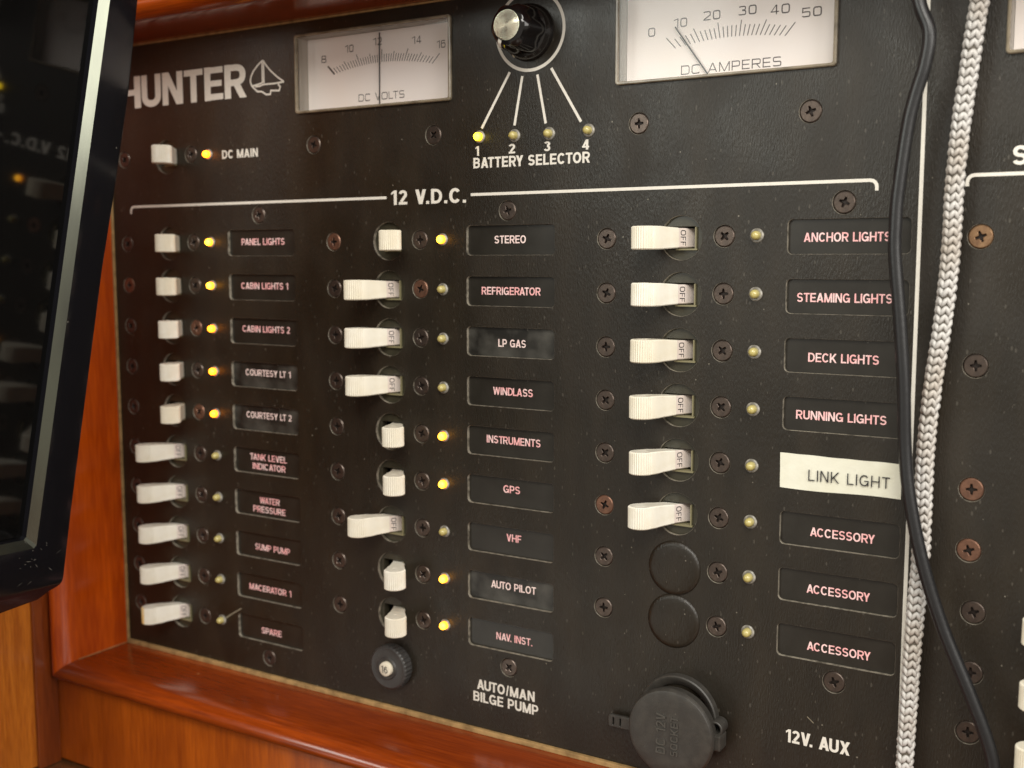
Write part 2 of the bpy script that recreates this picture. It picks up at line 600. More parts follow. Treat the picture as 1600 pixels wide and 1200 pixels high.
def rib(pts, t, closed=False):
    n = len(pts)
    L, R = [], []
    for i, p in enumerate(pts):
        p = Vector(p)
        if closed:
            a, b = Vector(pts[i - 1]), Vector(pts[(i + 1) % n])
        else:
            a = Vector(pts[max(i - 1, 0)])
            b = Vector(pts[min(i + 1, n - 1)])
        e0 = (p - a).normalized() if (p - a).length > 1e-9 else (b - p).normalized()
        e1 = (b - p).normalized() if (b - p).length > 1e-9 else e0
        m_ = (e0 + e1)
        m_ = m_.normalized() if m_.length > 1e-6 else e0
        nrm = Vector((-m_.y, m_.x))
        k = t / 2 / max(0.5, nrm.dot(Vector((-e0.y, e0.x))))
        L.append((p.x + nrm.x * k, p.y + nrm.y * k))
        R.append((p.x - nrm.x * k, p.y - nrm.y * k))
    out = []
    for i in range(n if closed else n - 1):
        j = (i + 1) % n
        out.append([L[i], R[i], R[j], L[j]])
    return out


def sup(cx, cy, rx, ry, a0, a1, ex=2.25, n=None):
    n = n or max(4, int(abs(a1 - a0) / 11))
    out = []
    for i in range(n + 1):
        a = math.radians(a0 + (a1 - a0) * i / n)
        c, s = math.cos(a), math.sin(a)
        out.append((cx + rx * math.copysign(abs(c) ** (2 / ex), c), cy + ry * math.copysign(abs(s) ** (2 / ex), s)))
    return out


WID = {'I': 0.0, '1': .40, '.': 0.0, ' ': .30, '/': .34, 'M': .86, 'W': 1.0, 'E': .62, 'F': .58, 'L': .56, 'A': .76, 'O': .78, 'G': .78, 'C': .74,
       'T': .64, 'V': .70, 'X': .70, 'Y': .70, 'K': .72, 'N': .72, 'H': .72, 'U': .70, 'D': .73, 'B': .69, 'R': .70, 'P': .66, 'S': .67}


def glyph(ch, t, wk=1.0, ex=2.25):
    w = WID.get(ch, .58) * wk
    h = t / 2
    x0, x1, y0, y1 = h, w - h, h, 1 - h
    G = []
    rx, ry = (x1 - x0) / 2, (y1 - y0) / 2
    cx = w / 2
    ry2 = ry / 2
    td = t * 1.08

    def st(x=x0):
        return seg(x, 0, x, 1, t)
    if ch == ' ':
        return [], w
    if ch == 'I':
        return seg(h, 0, h, 1, t), t
    if ch == '.':
        return seg(h, 0, h, t, t), t
    if ch == '/':
        return dia(h, -.02, w - h, 1.02, t * .7), w
    if ch == 'A':
        tw = td * 1.05
        cy = .25 + h * .3
        k = tw * .6 + (w / 2 - tw * .55) * (cy)
        G = dia(tw / 2, 0, cx, 1, tw) + dia(w - tw / 2, 0, cx, 1, tw) + seg(k, cy, w - k, cy, t * .85)
    elif ch == 'B':
        yb = .52
        G = st() + rib([(x0, y1)] + sup(cx, (y1 + yb) / 2, rx - .02 * wk, (y1 - yb) / 2, 90, -90, ex + .3) + [(x0, yb)], t * .88) + \
            rib([(x0, yb)] + sup(cx, (y0 + yb) / 2, rx, (yb - y0) / 2, 90, -90, ex + .3) + [(x0, y0)], t * .88)
    elif ch == 'C':
        G = rib(sup(cx, .5, rx, ry, 38, 322, ex), t)
    elif ch == 'D':
        G = st() + rib([(x0, y1)] + sup(w * .42, .5, x1 - w * .42, ry, 90, -90, ex) + [(x0, y0)], t * .92)
    elif ch == 'E':
        G = st() + seg(t, y1, w, y1, t * .88) + seg(t, y0, w, y0, t * .88) + seg(t, .5, w * .93, .5, t * .86)
    elif ch == 'F':
        G = st() + seg(t, y1, w, y1, t * .88) + seg(t, .49, w * .9, .49, t * .86)
    elif ch == 'G':
        G = rib(sup(cx, .5, rx, ry, 40, 335, ex), t) + seg(x1, .02, x1, .5, t * .85) + seg(cx, .455, w, .455, t * .8)
    elif ch == 'H':
        G = st() + st(x1) + seg(t, .5, w - t, .5, t * .88)
    elif ch == 'K':
        G = st() + dia(t * .85, .34, x1 - .02, 1, td * 1.15) + dia(x1, 0, t * 1.6, .58, td * 1.1)
    elif ch == 'L':
        G = st() + seg(t, y0, w, y0, t * .9)
    elif ch == 'M':
        G = st() + st(x1) + dia(cx, 0, h * 1.1, 1, td * .95) + dia(cx, 0, w - h * 1.1, 1, td * .95)
    elif ch == 'N':
        G = st() + st(x1) + dia(x1 - t * .1, 0, x0 + t * .1, 1, td)
    elif ch in 'O0':
        G = rib(sup(cx, .5, rx, ry, 0, 352, ex, 32), t, True)
    elif ch == 'P':
        G = st() + rib([(x0, y1)] + sup(cx, (y1 + .42) / 2, rx, (y1 - .42) / 2, 90, -90, ex + .3) + [(x0, .42)], t * .9)
    elif ch == 'R':
        G = st() + rib([(x0, y1)] + sup(cx, (y1 + .46) / 2, rx, (y1 - .46) / 2, 90, -90, ex + .3) + [(x0, .46)], t * .9) + \
            dia(x1 + t * .02, 0, cx + t * .05, .48, td)
    elif ch == 'S':
        G = rib(sup(cx, .5 + ry2, rx * .95, ry2, 22, 268, ex) + sup(cx, .5 - ry2, rx, ry2, 90, -160, ex), t * .92)
    elif ch == 'T':
        G = seg(0, y1, w, y1, t * .9) + seg(cx, 0, cx, 1 - t * .9, t)
    elif ch == 'U':
        G = rib([(x0, 1)] + sup(cx, y0 + rx * .95, rx, rx * .95, 180, 360, ex) + [(x1, 1)], t)
    elif ch == 'V':
        G = dia(cx, 0, td / 2, 1, td * 1.05) + dia(cx, 0, w - td / 2, 1, td * 1.05)
    elif ch == 'W':
        q = td * .9
        G = dia(w * .27, 0, q / 2, 1, q) + dia(w * .27, 0, cx, 1, q) + dia(w * .73, 0, cx, 1, q) + dia(w * .73, 0, w - q / 2, 1, q)
    elif ch == 'X':
        G = dia(td / 2, 0, w - td / 2, 1, td * 1.1) + dia(w - td / 2, 0, td / 2, 1, td * 1.1)
    elif ch == 'Y':
        G = seg(cx, 0, cx, .45, t) + dia(cx, .4, td / 2, 1, td * 1.1) + dia(cx, .4, w - td / 2, 1, td * 1.1)
    elif ch == '1':
        G = seg(w - h, 0, w - h, 1, t) + [[(w - t, .98), (w - t, .98 - t * .75), (0.02, .86 - t * .85), (0.02, .86 - t * .1)]]
    elif ch == '2':
        G = rib(sup(cx, .70, rx, y1 - .70, 165, -25, ex) + [(x0 + t * .35, t)], t * .95) + seg(0.01, y0, w, y0, t * .92)
    elif ch == '3':
        G = rib(sup(cx, .75, rx * .92, y1 - .75, 160, -90, ex), t * .9) + rib(sup(cx, (.5 + y0) / 2, rx, (.5 - y0) / 2, 90, -160, ex), t * .9)
    elif ch == '4':
        G = seg(w * .70, 0, w * .70, 1, t) + seg(0, .28, w, .28, t * .85) + dia(t * .45, .28, w * .66, 1, td * .8)
    elif ch == '5':
        G = seg(t * .6, y1, w * .94, y1, t * .9) + dia(x0 + t * .05, .45, x0 + t * .3, 1, t * .85) + rib([(x0, .50)] + sup(cx, y0 + .245, rx, .245, 120, -160, ex), t * .92)
    elif ch == '6':
        rq = .30 - h * .3
        G = rib(sup(cx, y0 + rq, rx, rq, 0, 348, ex, 24), t * .9, True) + rib(sup(cx, .5, rx, ry, 40, 195, ex), t * .9)
    elif ch == '8':
        G = rib(sup(cx, .75 - h * .2, rx * .9, .25 - h * .75, 0, 345, ex, 22), t * .9, True) + rib(sup(cx, .27 + h * .1, rx, .27 - h * .85, 0, 345, ex, 22), t * .9, True)
    return G, w


KERN = {p: -.09 for p in ('AT', 'TA', 'AV', 'VA', 'LT', 'PA', 'AY', 'RY', 'AU', 'UT', 'RA', 'AC', 'LA', 'TR', 'WA', 'TT', 'V.', 'P.', 'DL', 'YL', 'KL')}
KERN.update({'TO': -.05, 'CT': -.05, 'AT': -.14, 'TA': -.14, 'WA': -.12, 'LT': -.14, 'TT': -.03, 'V.': -.12, 'AV': -.14})


def add_text(bm, s, x0, x1, zc, h, t=.18, wk=1.0, ex=2.12, gap=.095, y=-0.03, to3d=None):
    """letters fitted into x0..x1 (mm), centred on zc, cap height h"""
    x = 0
    items = []
    for ci_, ch in enumerate(s):
        g, w = glyph(ch, t, wk, ex)
        if ci_:
            x += KERN.get(s[ci_ - 1] + ch, 0) * wk
        items.append((x, g))
        x += w + gap
    total = x - gap
    k = (x1 - x0) / total
    for gx, g in items:
        for i, poly in enumerate(g):
            yy = y - 0.0013 * i
            co = [(x0 + (gx + px) * k, zc + (py - .5) * h) for px, py in poly]
            a = sum(co[j][0] * co[(j + 1) % len(co)][1] - co[(j + 1) % len(co)][0] * co[j][1] for j in range(len(co)))
            if a < 0:
                co.reverse()
            vs = [bm.verts.new(to3d(u, v, yy) if to3d else (u, yy, v)) for u, v in co]
            try:
                bm.faces.new(vs)
            except ValueError:
                pass


def lettering(name, s, x0, x1, zc, h, material, parent, **kw):
    bm = bmesh.new()
    lines = s if isinstance(s, list) else [(s, x0, x1, zc)]
    for a in lines:
        add_text(bm, a[0], a[1], a[2], a[3], h, **kw)
    return obj(name, bm, material, parent)


def add_line(bm, pts, t, y=-0.03):
    for poly in rib(pts, t):
        a = sum(poly[j][0] * poly[(j + 1) % 4][1] - poly[(j + 1) % 4][0] * poly[j][1] for j in range(4))
        if a < 0:
            poly = poly[::-1]
        bm.faces.new([bm.verts.new((u, y, v)) for u, v in poly])


# ------------------------------------------------------------------ layout of the panel (mm, from its own grid)
COL = [0.0, 124.3, 248.6, 372.9]
PITCH = 19.05
BRK, SCL, SCR, LED = 29.0, 0.9, 44.3, 55.3
ZB, ZT, XL, XR = -193.0, 89.7, -9.2, 520.0
HOLE_R, SCREW_HOLE = 7.5, 3.75


def rowz(r):
    return -PITCH * r


breakers = []       # (x, z, on, what it stands beside, aged)
names1 = ['PANEL LIGHTS', 'CABIN LIGHTS 1', 'CABIN LIGHTS 2', 'COURTESY LT 1', 'COURTESY LT 2', 'TANK LEVEL INDICATOR', 'WATER PRESSURE', 'SUMP PUMP', 'MACERATOR 1', 'SPARE']
names2 = ['STEREO', 'REFRIGERATOR', 'LP GAS', 'WINDLASS', 'INSTRUMENTS', 'GPS', 'VHF', 'AUTO PILOT', 'NAV. INST.']
names3 = ['ANCHOR LIGHTS', 'STEAMING LIGHTS', 'DECK LIGHTS', 'RUNNING LIGHTS', 'LINK LIGHT', 'ACCESSORY', 'ACCESSORY', 'ACCESSORY']
breakers.append((0, 38.6, True, 'the DC MAIN lettering'))
for r, n in enumerate(names1):
    breakers.append((COL[0], rowz(r), r < 5, 'the %s nameplate' % n))
for r, n in enumerate(names2):
    breakers.append((COL[1], rowz(r), n in ('STEREO', 'INSTRUMENTS', 'GPS', 'AUTO PILOT', 'NAV. INST.'), 'the %s nameplate' % n))
for r in range(6):
    breakers.append((COL[2], rowz(r), False, ('the %s nameplate' % names3[r]) if r < 4 else ('the white LINK LIGHT tape' if r == 4 else 'the top ACCESSORY nameplate')))
for r, w in ((6, 'uppermost'), (7, 'middle'), (8, 'lowest')):
    breakers.append((COL[3] + 1.2, rowz(r), False, w))

# nameplates: x0, x1 of each column
NPX = [(65.6, 104.0), (190.4, 228.6), (314.2, 352.6)]
plates = []
T1 = [[('PANEL LIGHTS', 72.49, 97.32, .42)], [('CABIN LIGHTS 1', 71.63, 98.74, -18.51)], [('CABIN LIGHTS 2', 71.69, 99.27, -37.18)],
      [('COURTESY LT 1', 72.9, 99.08, -56.27)], [('COURTESY LT 2', 72.79, 99.08, -74.99)],
      [('TANK LEVEL', 74.23, 95.77, -93.6), ('INDICATOR', 75.63, 94.92, -97.7)], [('WATER', 79.33, 91.09, -112.8), ('PRESSURE', 75.34, 94.34, -116.9)],
      [('SUMP PUMP', 75.88, 96.42, -134.08)], [('MACERATOR 1', 71.69, 96.63, -152.89)], [('SPARE', 78.46, 90.39, -172.16)]]
T2 = [[('STEREO', 202.13, 215.74, .17)], [('REFRIGERATOR', 196.36, 222.02, -18.95)], [('LP GAS', 203.73, 215.78, -38.49)], [('WINDLASS', 201.4, 218.83, -56.77)],
      [('INSTRUMENTS', 198.45, 222.17, -75.45)], [('GPS', 205.92, 213.31, -94.18)], [('VHF', 207.33, 213.88, -113.02)], [('AUTO PILOT', 200.32, 220.37, -132.18)],
      [('NAV. INST.', 202.61, 218.73, -152.59)]]
T3 = [[('ANCHOR LIGHTS', 319.2, 346.3, -.24)], [('STEAMING LIGHTS', 317.5, 347.4, -19.42)], [('DECK LIGHTS', 321.7, 344.02, -38.64)],
      [('RUNNING LIGHTS', 318.26, 347.0, -57.48)], None, [('ACCESSORY', 324.01, 344.7, -95.82)], [('ACCESSORY', 323.41, 343.85, -114.98)], [('ACCESSORY', 324.08, 344.7, -134.33)]]
for ci, (T, NN) in enumerate(((T1, names1), (T2, names2), (T3, names3))):
    for r, t in enumerate(T):
        if t:
            plates.append((ci, r, t, NN[r]))

VM = (106.8, 184.1, 52.3, 83.8)
AM = (252.6, 328.4, 52.3, 83.8)
EM = (376.9, 454.0, 51.3, 83.0)      # the third meter, mostly beyond the frame

# screws of the panel itself
panel_screws = [(115.5, 39.5), (175.4, 40.0), (261.3, 39.0), (320.6, 39.1), (84.0, 11.7), (208.6, 10.7), (332.0, 10.5), (83.9, -183.7), (209.0, -163.9),
                (333.6, -144.7), (372.3, -.6), (372.5, -38.9), (372.9, -76.4), (372.9, -95.2)]
for r in (6, 7):
    panel_screws += [(COL[2] + SCL, rowz(r)), (COL[2] + SCR, rowz(r) + .4)]
lamps = []      # x, z, state, label place
lamps.append((55.3, 38.5, 'o', 'before the DC MAIN lettering'))
for r, n in enumerate(names1):
    lamps.append((COL[0] + LED, rowz(r) + .4, ('y', 'y', 'o', 'o', 'o')[r] if r < 5 else 'd', 'beside the %s nameplate' % n))
for r, n in enumerate(names2):
    lamps.append((COL[1] + LED - .2, rowz(r) + .4, ('y' if breakers[11 + r][2] else 'd'), 'beside the %s nameplate' % n))
for r, n in enumerate(names3):
    pl = 'beside the %s nameplate' % n
    if r == 4:
        pl = 'beside the white LINK LIGHT tape'
    if r > 4:
        pl = 'beside the %s ACCESSORY nameplate' % ('top', 'middle', 'bottom')[r - 5]
    lamps.append((COL[2] + LED + .2, rowz(r) + .5, 'd', pl))
for i, (x, z) in enumerate(((196.5, 38.1), (211.7, 37.7), (226.2, 37.6), (242.1, 37.8))):
    lamps.append((x, z, 'g' if i == 0 else 'd', 'above the numeral %d of the battery selector' % (i + 1)))

# ------------------------------------------------------------------ SETTING: boards round the opening
bm = bmesh.new()
add_box(bm, -19.5, 560, -34, -18, -241, -201.5)                       # below the opening
add_box(bm, -19.5, 560, -34, -18, 98.0, 300)                          # above
add_box(bm, -19.5, -17.4, -34, -18, -201.5, 98.0)                     # the sliver to the left
structure(obj('wall', bm, m_wood_board))
bm = bmesh.new()
add_box(bm, -36, -19.6, -215, 10, -241, 300)
structure(obj('wall_left', bm, m_wood_wall))
bm = bmesh.new()
add_box(bm, -60, 560, -420, 10, -270, -242.5)
structure(obj('counter', bm, m_wood_top))
bm = bmesh.new()
add_box(bm, -19.5, -17.6, -46, -34.2, -242.3, 300, bev=0.5)
tag(obj('corner_trim', bm, m_wood_post), 'dark red wooden corner strip standing between the honey plywood side and the board', 'wood trim')

# the moulded wooden frame lining the opening: one section swept along three sides with mitres
SEC = [(0.0, 6.0), (0.0, -29.5), (.5, -33.2), (1.9, -36.6), (4.0, -38.6), (5.8, -38.9), (7.4, -38.0), (8.3, -36.2), (8.4, -33.0), (8.4, 6.0)]


def add_moulding(bm, p0, p1, out, m0, m1):
    """from p0 to p1 in (x, z), 'out' points away from the opening; m0/m1 = how far the ends run on per mm outwards"""
    d = (Vector(p1) - Vector(p0)).normalized()
    o = Vector(out)
    rings = []
    for p, mk in ((Vector(p0), -m0), (Vector(p1), m1)):
        rings.append([bm.verts.new(((p + o * a + d * a * mk).x, y, (p + o * a + d * a * mk).y)) for a, y in SEC])
    n = len(SEC)
    for i in range(n):
        j = (i + 1) % n
        bm.faces.new((rings[0][i], rings[0][j], rings[1][j], rings[1][i]))
    bm.faces.new(rings[0])
    bm.faces.new(rings[1][::-1])
    bmesh.ops.recalc_face_normals(bm, faces=bm.faces)


frame = thing('wooden_frame', 'glossy red brown wooden moulding framing the black breaker panel', 'frame', (0, 0, -193))
fo = (0, 0, 193)
bm = bmesh.new()
add_moulding(bm, (XL, ZB), (XL, ZT), (-1, 0), 1, 1)
obj('side_rail', bm, m_wood_side, frame, fo, smooth=40)
bm = bmesh.new()
add_moulding(bm, (XL, ZB), (560, ZB), (0, -1), 1, 0)
obj('bottom_rail', bm, m_wood_flat, frame, fo, smooth=40)
bm = bmesh.new()
add_moulding(bm, (XL, ZT), (560, ZT), (0, 1), 1, 0)
obj('top_rail', bm, m_wood_flat, frame, fo, smooth=40)
bm = bmesh.new()                                     # the pale filler in the mitre between the rails
add_box(bm, XL - .25, XL + .3, -29.0, -1.2, ZB - .3, ZB + .25, bev=.1)
obj('corner_seam', bm, m_bead, frame, fo)
# raw tan edge between the panel and the moulding
bm = bmesh.new()
add_box(bm, XL + .05, XL + 1.0, -1.0, 3.0, ZB + .05, ZT - .05, bev=.2)
add_box(bm, XL + 1.0, XR, -1.6, 3.0, ZB + .05, ZB + 1.9, bev=.3)
add_box(bm, XL + 1.0, XR, -.8, 3.0, ZT - .75, ZT - .05, bev=.2)
obj('edge_strip', bm, m_bead, frame, fo)

# ------------------------------------------------------------------ BREAKER PANEL
panel = thing('breaker_panel', 'large black electrical panel with white lettering set in the wooden frame', 'electrical panel', (0, 0, -193))
po = (0, 0, 193)
holes = []
for x, z, on, w in breakers:
    holes.append(circle(x + BRK, z, HOLE_R, 44))
    holes.append(circle(x + SCL, z, SCREW_HOLE, 28))
    holes.append(circle(x + SCR, z + .4, SCREW_HOLE, 28))
for x, z in panel_screws:
    holes.append(circle(x, z, SCREW_HOLE, 28))
for x, z, s, w in lamps:
    holes.append(circle(x, z, 2.35, 20))
for ci, r, t, nm in plates:
    holes.append(rrect(NPX[ci][0], NPX[ci][1], rowz(r) - 5.6, rowz(r) + 5.5, 1.6))
for x0, x1, z0, z1 in (VM, AM, EM):
    holes.append(rrect(x0 + .9, x1 - .9, z0 + .9, z1 - .9, .8))
bm = bmesh.new()
outer = [(XL + 1.05, ZB + 1.95), (XR, ZB + 1.95), (XR, ZT - .8), (XL + 1.05, ZT - .8)]
add_plate(bm, outer, holes, 0.0, 2.6, ch=.05, ch_hole=.06, back=False, mi_hole=1)
obj('face_plate', bm, [m_panel, m_edge], panel, po)
bm = bmesh.new()
add_box(bm, XL + .5, XR, 12.0, 14.0, ZB + .5, ZT - .5)
obj('backing', bm, m_back, panel, po)

# printed legends
P = dict(y=-0.03)


def legend(name, s, x0, x1, zc, h, **kw):
    o = lettering(name, s, x0, x1, zc, h, kw.pop('m', m_print), panel, **kw)
    o.location = Vector(po) * MM
    return o


legend('title_lettering', 'UNTER', 14.1, 78.7, 68.4, 14.2, t=.205, gap=.055)
legend('title_lettering', 'H', -1.2, 13.4, 68.4, 14.2, t=.205)
legend('lettering', 'DC MAIN', 63.5, 84.5, 38.0, 3.6, t=.19)
legend('lettering', 'BATTERY SELECTOR', 193.6, 242.6, 28.6, 3.9, t=.2)
for ch, x, z in (('1', 195.3, 33.0), ('2', 210.5, 33.1), ('3', 225.3, 33.2), ('4', 240.9, 33.0)):
    legend('numeral', ch, x - (.8 if ch == '1' else 1.4), x + (.8 if ch == '1' else 1.4), z, 3.5, t=.2)
legend('section_title', '12 V.D.C.', 154.8, 190.2, 16.9, 5.6, t=.2, gap=.13)
legend('lettering', [('AUTO/MAN', 194.4, 220.6, -173.3), ('BILGE PUMP', 192.6, 222.2, -178.4)], 0, 0, 0, 4.0, t=.19)
legend('lettering', '12V. AUX', 318.1, 339.4, -166.2, 4.5, t=.2)
legend('section_title', 'S', 379.9, 384.0, 22.6, 5.6, t=.2, gap=.13)


def bracket(x0, x1, z, left, rgt):
    pts = []
    if left:
        pts += [(x0, z - 3.2), (x0, z - 2.0)] + [(x0 + 2.0 - 2.0 * math.cos(a), z - 2.0 + 2.0 * math.sin(a)) for a in (0.4, .8, 1.2)]
        pts.append((x0 + 2.2, z))
    else:
        pts.append((x0, z))
    if rgt:
        pts += [(x1 - 2.2, z)] + [(x1 - 2.0 + 2.0 * math.sin(a), z - 2.0 + 2.0 * math.cos(a)) for a in (.4, .8, 1.2)] + [(x1, z - 2.0), (x1, z - 3.2)]
    else:
        pts.append((x1, z))
    b = bmesh.new()
    add_line(b, pts, 1.05)
    return obj('bracket_line', b, m_print, panel, po)


bracket(4.1, 152.6, 17.0, True, False)
bracket(192.4, 341.8, 17.0, False, True)
bracket(367.9, 460, 17.4, True, False)
bm = bmesh.new()
add_line(bm, [(354.9, 88.0), (354.9, -191.0)], 1.15)
obj('divider_line', bm, m_print, panel, po)
RC = (218.1, 74.4)
KC = (217.7, 73.7)
bm = bmesh.new()
ring = circle(RC[0], RC[1], 13.9, 72)
for poly in rib(ring, 1.15, True):
    bm.faces.new([bm.verts.new((u, -.03, v)) for u, v in poly])
bmesh.ops.recalc_face_normals(bm, faces=bm.faces)
for f in bm.faces:
    if f.normal.y > 0:
        f.normal_flip()
obj('dial_ring', bm, m_print, panel, po)
for a, b in (((209.6, 60.5), (197.4, 41.2)), ((214.9, 58.7), (211.6, 41.4)), ((221.2, 58.7), (224.7, 41.3)), ((226.9, 60.5), (239.0, 41.0))):
    bm = bmesh.new()
    add_line(bm, [a, b], 1.0)
    obj('pointer_line', bm, m_print, panel, po)
# the sailing boat emblem
bm = bmesh.new()
lg = [[(88.58, 75.62), (86.9, 74.7), (85.3, 73.55), (83.04, 71.6), (81.7, 69.5), (81.15, 67.6), (82.08, 65.5), (85.14, 63.07), (87.73, 62.87), (90.05, 61.51), (92.4, 61.46), (92.66, 62.93), (97.33, 62.58), (98.0, 64.0), (96.78, 65.33)],
      [(82.08, 65.5), (85.23, 65.94), (87.84, 66.36)], [(83.91, 65.2), (86.51, 65.22), (88.69, 65.75), (94.67, 65.66), (100.08, 65.93)], [(88.1, 75.1), (88.1, 66.34)], [(88.95, 75.3), (88.95, 66.28)],
      [(88.75, 75.54), (90.6, 73.2), (92.72, 71.1), (96.45, 68.2), (100.08, 65.99)]]
for l in lg:
    add_line(bm, [(x, z) for x, z in l], .70, y=-.03 - .004 * lg.index(l))
obj('boat_emblem', bm, m_print, panel, po)
# scratches
m_scratch = mat('bare_scratch', (0.24, 0.21, 0.15), 0.6)
for sp, sw in (([(57.0, -170.3), (61, -167.6), (67.6, -163.7)], .55), ([(355.4, -120.5), (357.6, -118.9)], .3), ([(325.2, -158.2), (327.4, -160.0)], .25)):
    bm = bmesh.new()
    add_line(bm, sp, sw, y=-.04)
    obj('scratch', bm, m_scratch, panel, po)


# ------------------------------------------------------------------ screws
def screw_mesh(ang):
    """cross-slotted flat screw head, top near y = 0.25"""
    bm = bmesh.new()
    a, l = .5, 1.65
    e_ = a * .55
    cross = [(l, -e_), (l, e_), (a, a), (e_, l), (-e_, l), (-a, a), (-l, e_), (-l, -e_), (-a, -a), (-e_, -l), (e_, -l), (a, -a)]
    ca, sa = math.cos(ang), math.sin(ang)
    cross = [(x * ca - z * sa, x * sa + z * ca) for x, z in cross]
    add_plate(bm, circle(0, 0, 3.5, 32), [cross], -.05, 1.2, ch=.35, ch_hole=.12, back=False)
    low = [bm.verts.new((x * .75, 1.0, z * .75)) for x, z in cross]
    f = bm.faces.new(low)
    f.normal_update()
    if f.normal.y > 0:
        f.normal_flip()
    f.material_index = 1
    top = [bm.verts.new((x * 1.0, .25, z * 1.0)) for x, z in cross]
    for i in range(12):
        q = bm.faces.new((top[i], top[(i + 1) % 12], low[(i + 1) % 12], low[i]))
        q.material_index = 1
    # the well round the head
    add_lathe(bm, [(3.4, 1.1), (3.74, 1.05), (3.74, 2.4)], n=28, mi=1)
    return bm


screw_data = {}
for key, mt in (('k', m_screw), ('b', m_screw_br), ('g', m_screw_gd)):
    for v in range(4):
        o = obj('screw', screw_mesh(.35 + v * .42), [mt, m_recess], smooth=30)
        screw_data[key, v] = o.data
        bpy.data.objects.remove(o)


def screw(parent, x, z, kind='k'):
    o = bpy.data.objects.new('screw', screw_data[kind, random.randrange(4)])
    C.objects.link(o)
    o.parent = parent
    o.location = Vector((x, 0, z)) * MM
    return o


for x, z in panel_screws:
    k = 'k'
    if (x, z) == (372.3, -.6):
        k = 'g'
    elif (x, z) in ((372.9, -76.4), (372.9, -95.2)):
        k = 'b'
    s = screw(panel, x, z + 193, k)


# ------------------------------------------------------------------ circuit breakers
TILT = math.radians(30)
PY, LEN, RT = 5.0, 17.9, 4.3
# lever profile: (u along the lever, half thickness), then the ribbed round tip
def lever_profile():
    side = [(-3.0, 2.6), (3.0, 2.6), (5.0, 2.6), (5.5, 2.7), (8.5, 2.85), (11.0, 3.0), (13.5, 3.55)]
    tip = []
    n = 44
    for i in range(n + 1):
        a = math.radians(118 - 236 * i / n)
        r = RT - (.26 if i % 2 else 0.0)
        tip.append((LEN + r * math.cos(a), r * math.sin(a)))
    return [(u, v) for u, v in side] + tip + [(u, -v) for u, v in reversed(side)]


def half_height(u):
    if u < 5.2:
        return 3.3
    if u < 14:
        return 3.45 + (u - 6.2) / 7.8 * .45
    return 3.9


def handle_mesh(sgn, aged=False):
    bm = bmesh.new()
    prof = lever_profile()
    d = Vector((sgn * math.sin(TILT), -math.cos(TILT)))
    nn = Vector((-d.y, d.x))              # points to +X side
    n = len(prof)
    ins = offset([(u, -v) for u, v in prof], -.35)
    ins = [(u, -v) for u, v in ins]
    rings = []
    for pr, dz in ((ins, 0), (prof, -.35), (prof, -.35), (ins, 0)):
        rings.append((pr, dz))

    def pos(u, v, z):
        return (d.x * u + nn.x * v, PY + d.y * u + nn.y * v, z)
    R = []
    for k, (pr, dz) in enumerate(rings):
        s = -1 if k < 2 else 1
        R.append([bm.verts.new(pos(u, v, s * (half_height(u) + dz))) for u, v in pr])
    for a, b in zip(R[:-1], R[1:]):
        for i in range(n):
            j = (i + 1) % n
            f = bm.faces.new((a[i], a[j], b[j], b[i]))
            um = (prof[i][0] + prof[j][0]) / 2
            f.material_index = 1 if um < 5.3 else (2 if aged and um > LEN - 1.0 and prof[i][1] < 2.0 else 0)
    f0, f1 = bm.faces.new(R[0]), bm.faces.new(list(reversed(R[-1])))
    # oval moulding mark on the top and bottom of the tip
    for zz in (3.94, -3.94):
        pts = [(LEN + 2.6 * math.cos(a), 1.7 * math.sin(a)) for a in [2 * math.pi * i / 20 for i in range(20)]]
        v1 = [bm.verts.new(pos(u, v, zz)) for u, v in pts]
        v2 = [bm.verts.new(pos(LEN + (u - LEN) * .75, v * .7, zz * 1.0)) for u, v in pts]
        v3 = [bm.verts.new(pos(u, v, zz * .97)) for u, v in pts]
        v4 = [bm.verts.new(pos(LEN + (u - LEN) * .75, v * .7, zz * .97)) for u, v in pts]
        for i in range(20):
            j = (i + 1) % 20
            bm.faces.new((v1[i], v1[j], v2[j], v2[i]))
            bm.faces.new((v3[i], v3[j], v1[j], v1[i]))
            bm.faces.new((v2[i], v2[j], v4[j], v4[i]))
    bmesh.ops.recalc_face_normals(bm, faces=bm.faces)
    return bm


def off_mesh():
    """OFF, turned a quarter clockwise, on the drum's right-hand side of a lever that leans left"""
    bm = bmesh.new()
    d = Vector((-math.sin(TILT), -math.cos(TILT)))
    nn = Vector((-d.y, d.x))
    us, ue = 4.7, 2.5

    def to3d(a, b, yy):          # a runs down the drum, b is the height of the letters (towards the pivot)
        u = us + (b + .5) * (ue - us)
        v = 2.6 + .03 - yy * .6
        return (d.x * u + nn.x * v, PY + d.y * u + nn.y * v, -a)
    add_text(bm, 'OFF', -2.6, 2.6, 0, 1.0, t=.135, wk=1.0, ex=3.2, gap=.16, y=0, to3d=to3d)
    return bm


def housing_mesh():
    bm = bmesh.new()
    slot = rrect(-5.5, 4.75, -3.75, 3.75, .4)
    add_plate(bm, circle(0, 0, 7.9, 44), [slot], 1.3, 5.0, ch=0.0, ch_hole=.2, back=False)
    add_box(bm, -2.0, 5.6, .1, 4, -4.15, -3.6, mi=1)
    add_box(bm, 4.78, 5.2, .3, 4, -3.58, 3.6, mi=1)
    return bm


def make_breaker(on, aged=False):
    t = thing('circuit_breaker', '', 'breaker switch', (0, 0, 0))
    obj('housing', housing_mesh(), [m_house, m_ledge], t, (BRK, 0, 0))
    h = obj('handle', handle_mesh(1 if on else -1, aged), [m_cream, m_creampink, m_tan], t, (BRK, 0, 0), smooth=28)
    if not on:
        obj('off_marking', off_mesh(), m_ink, h)
    return t


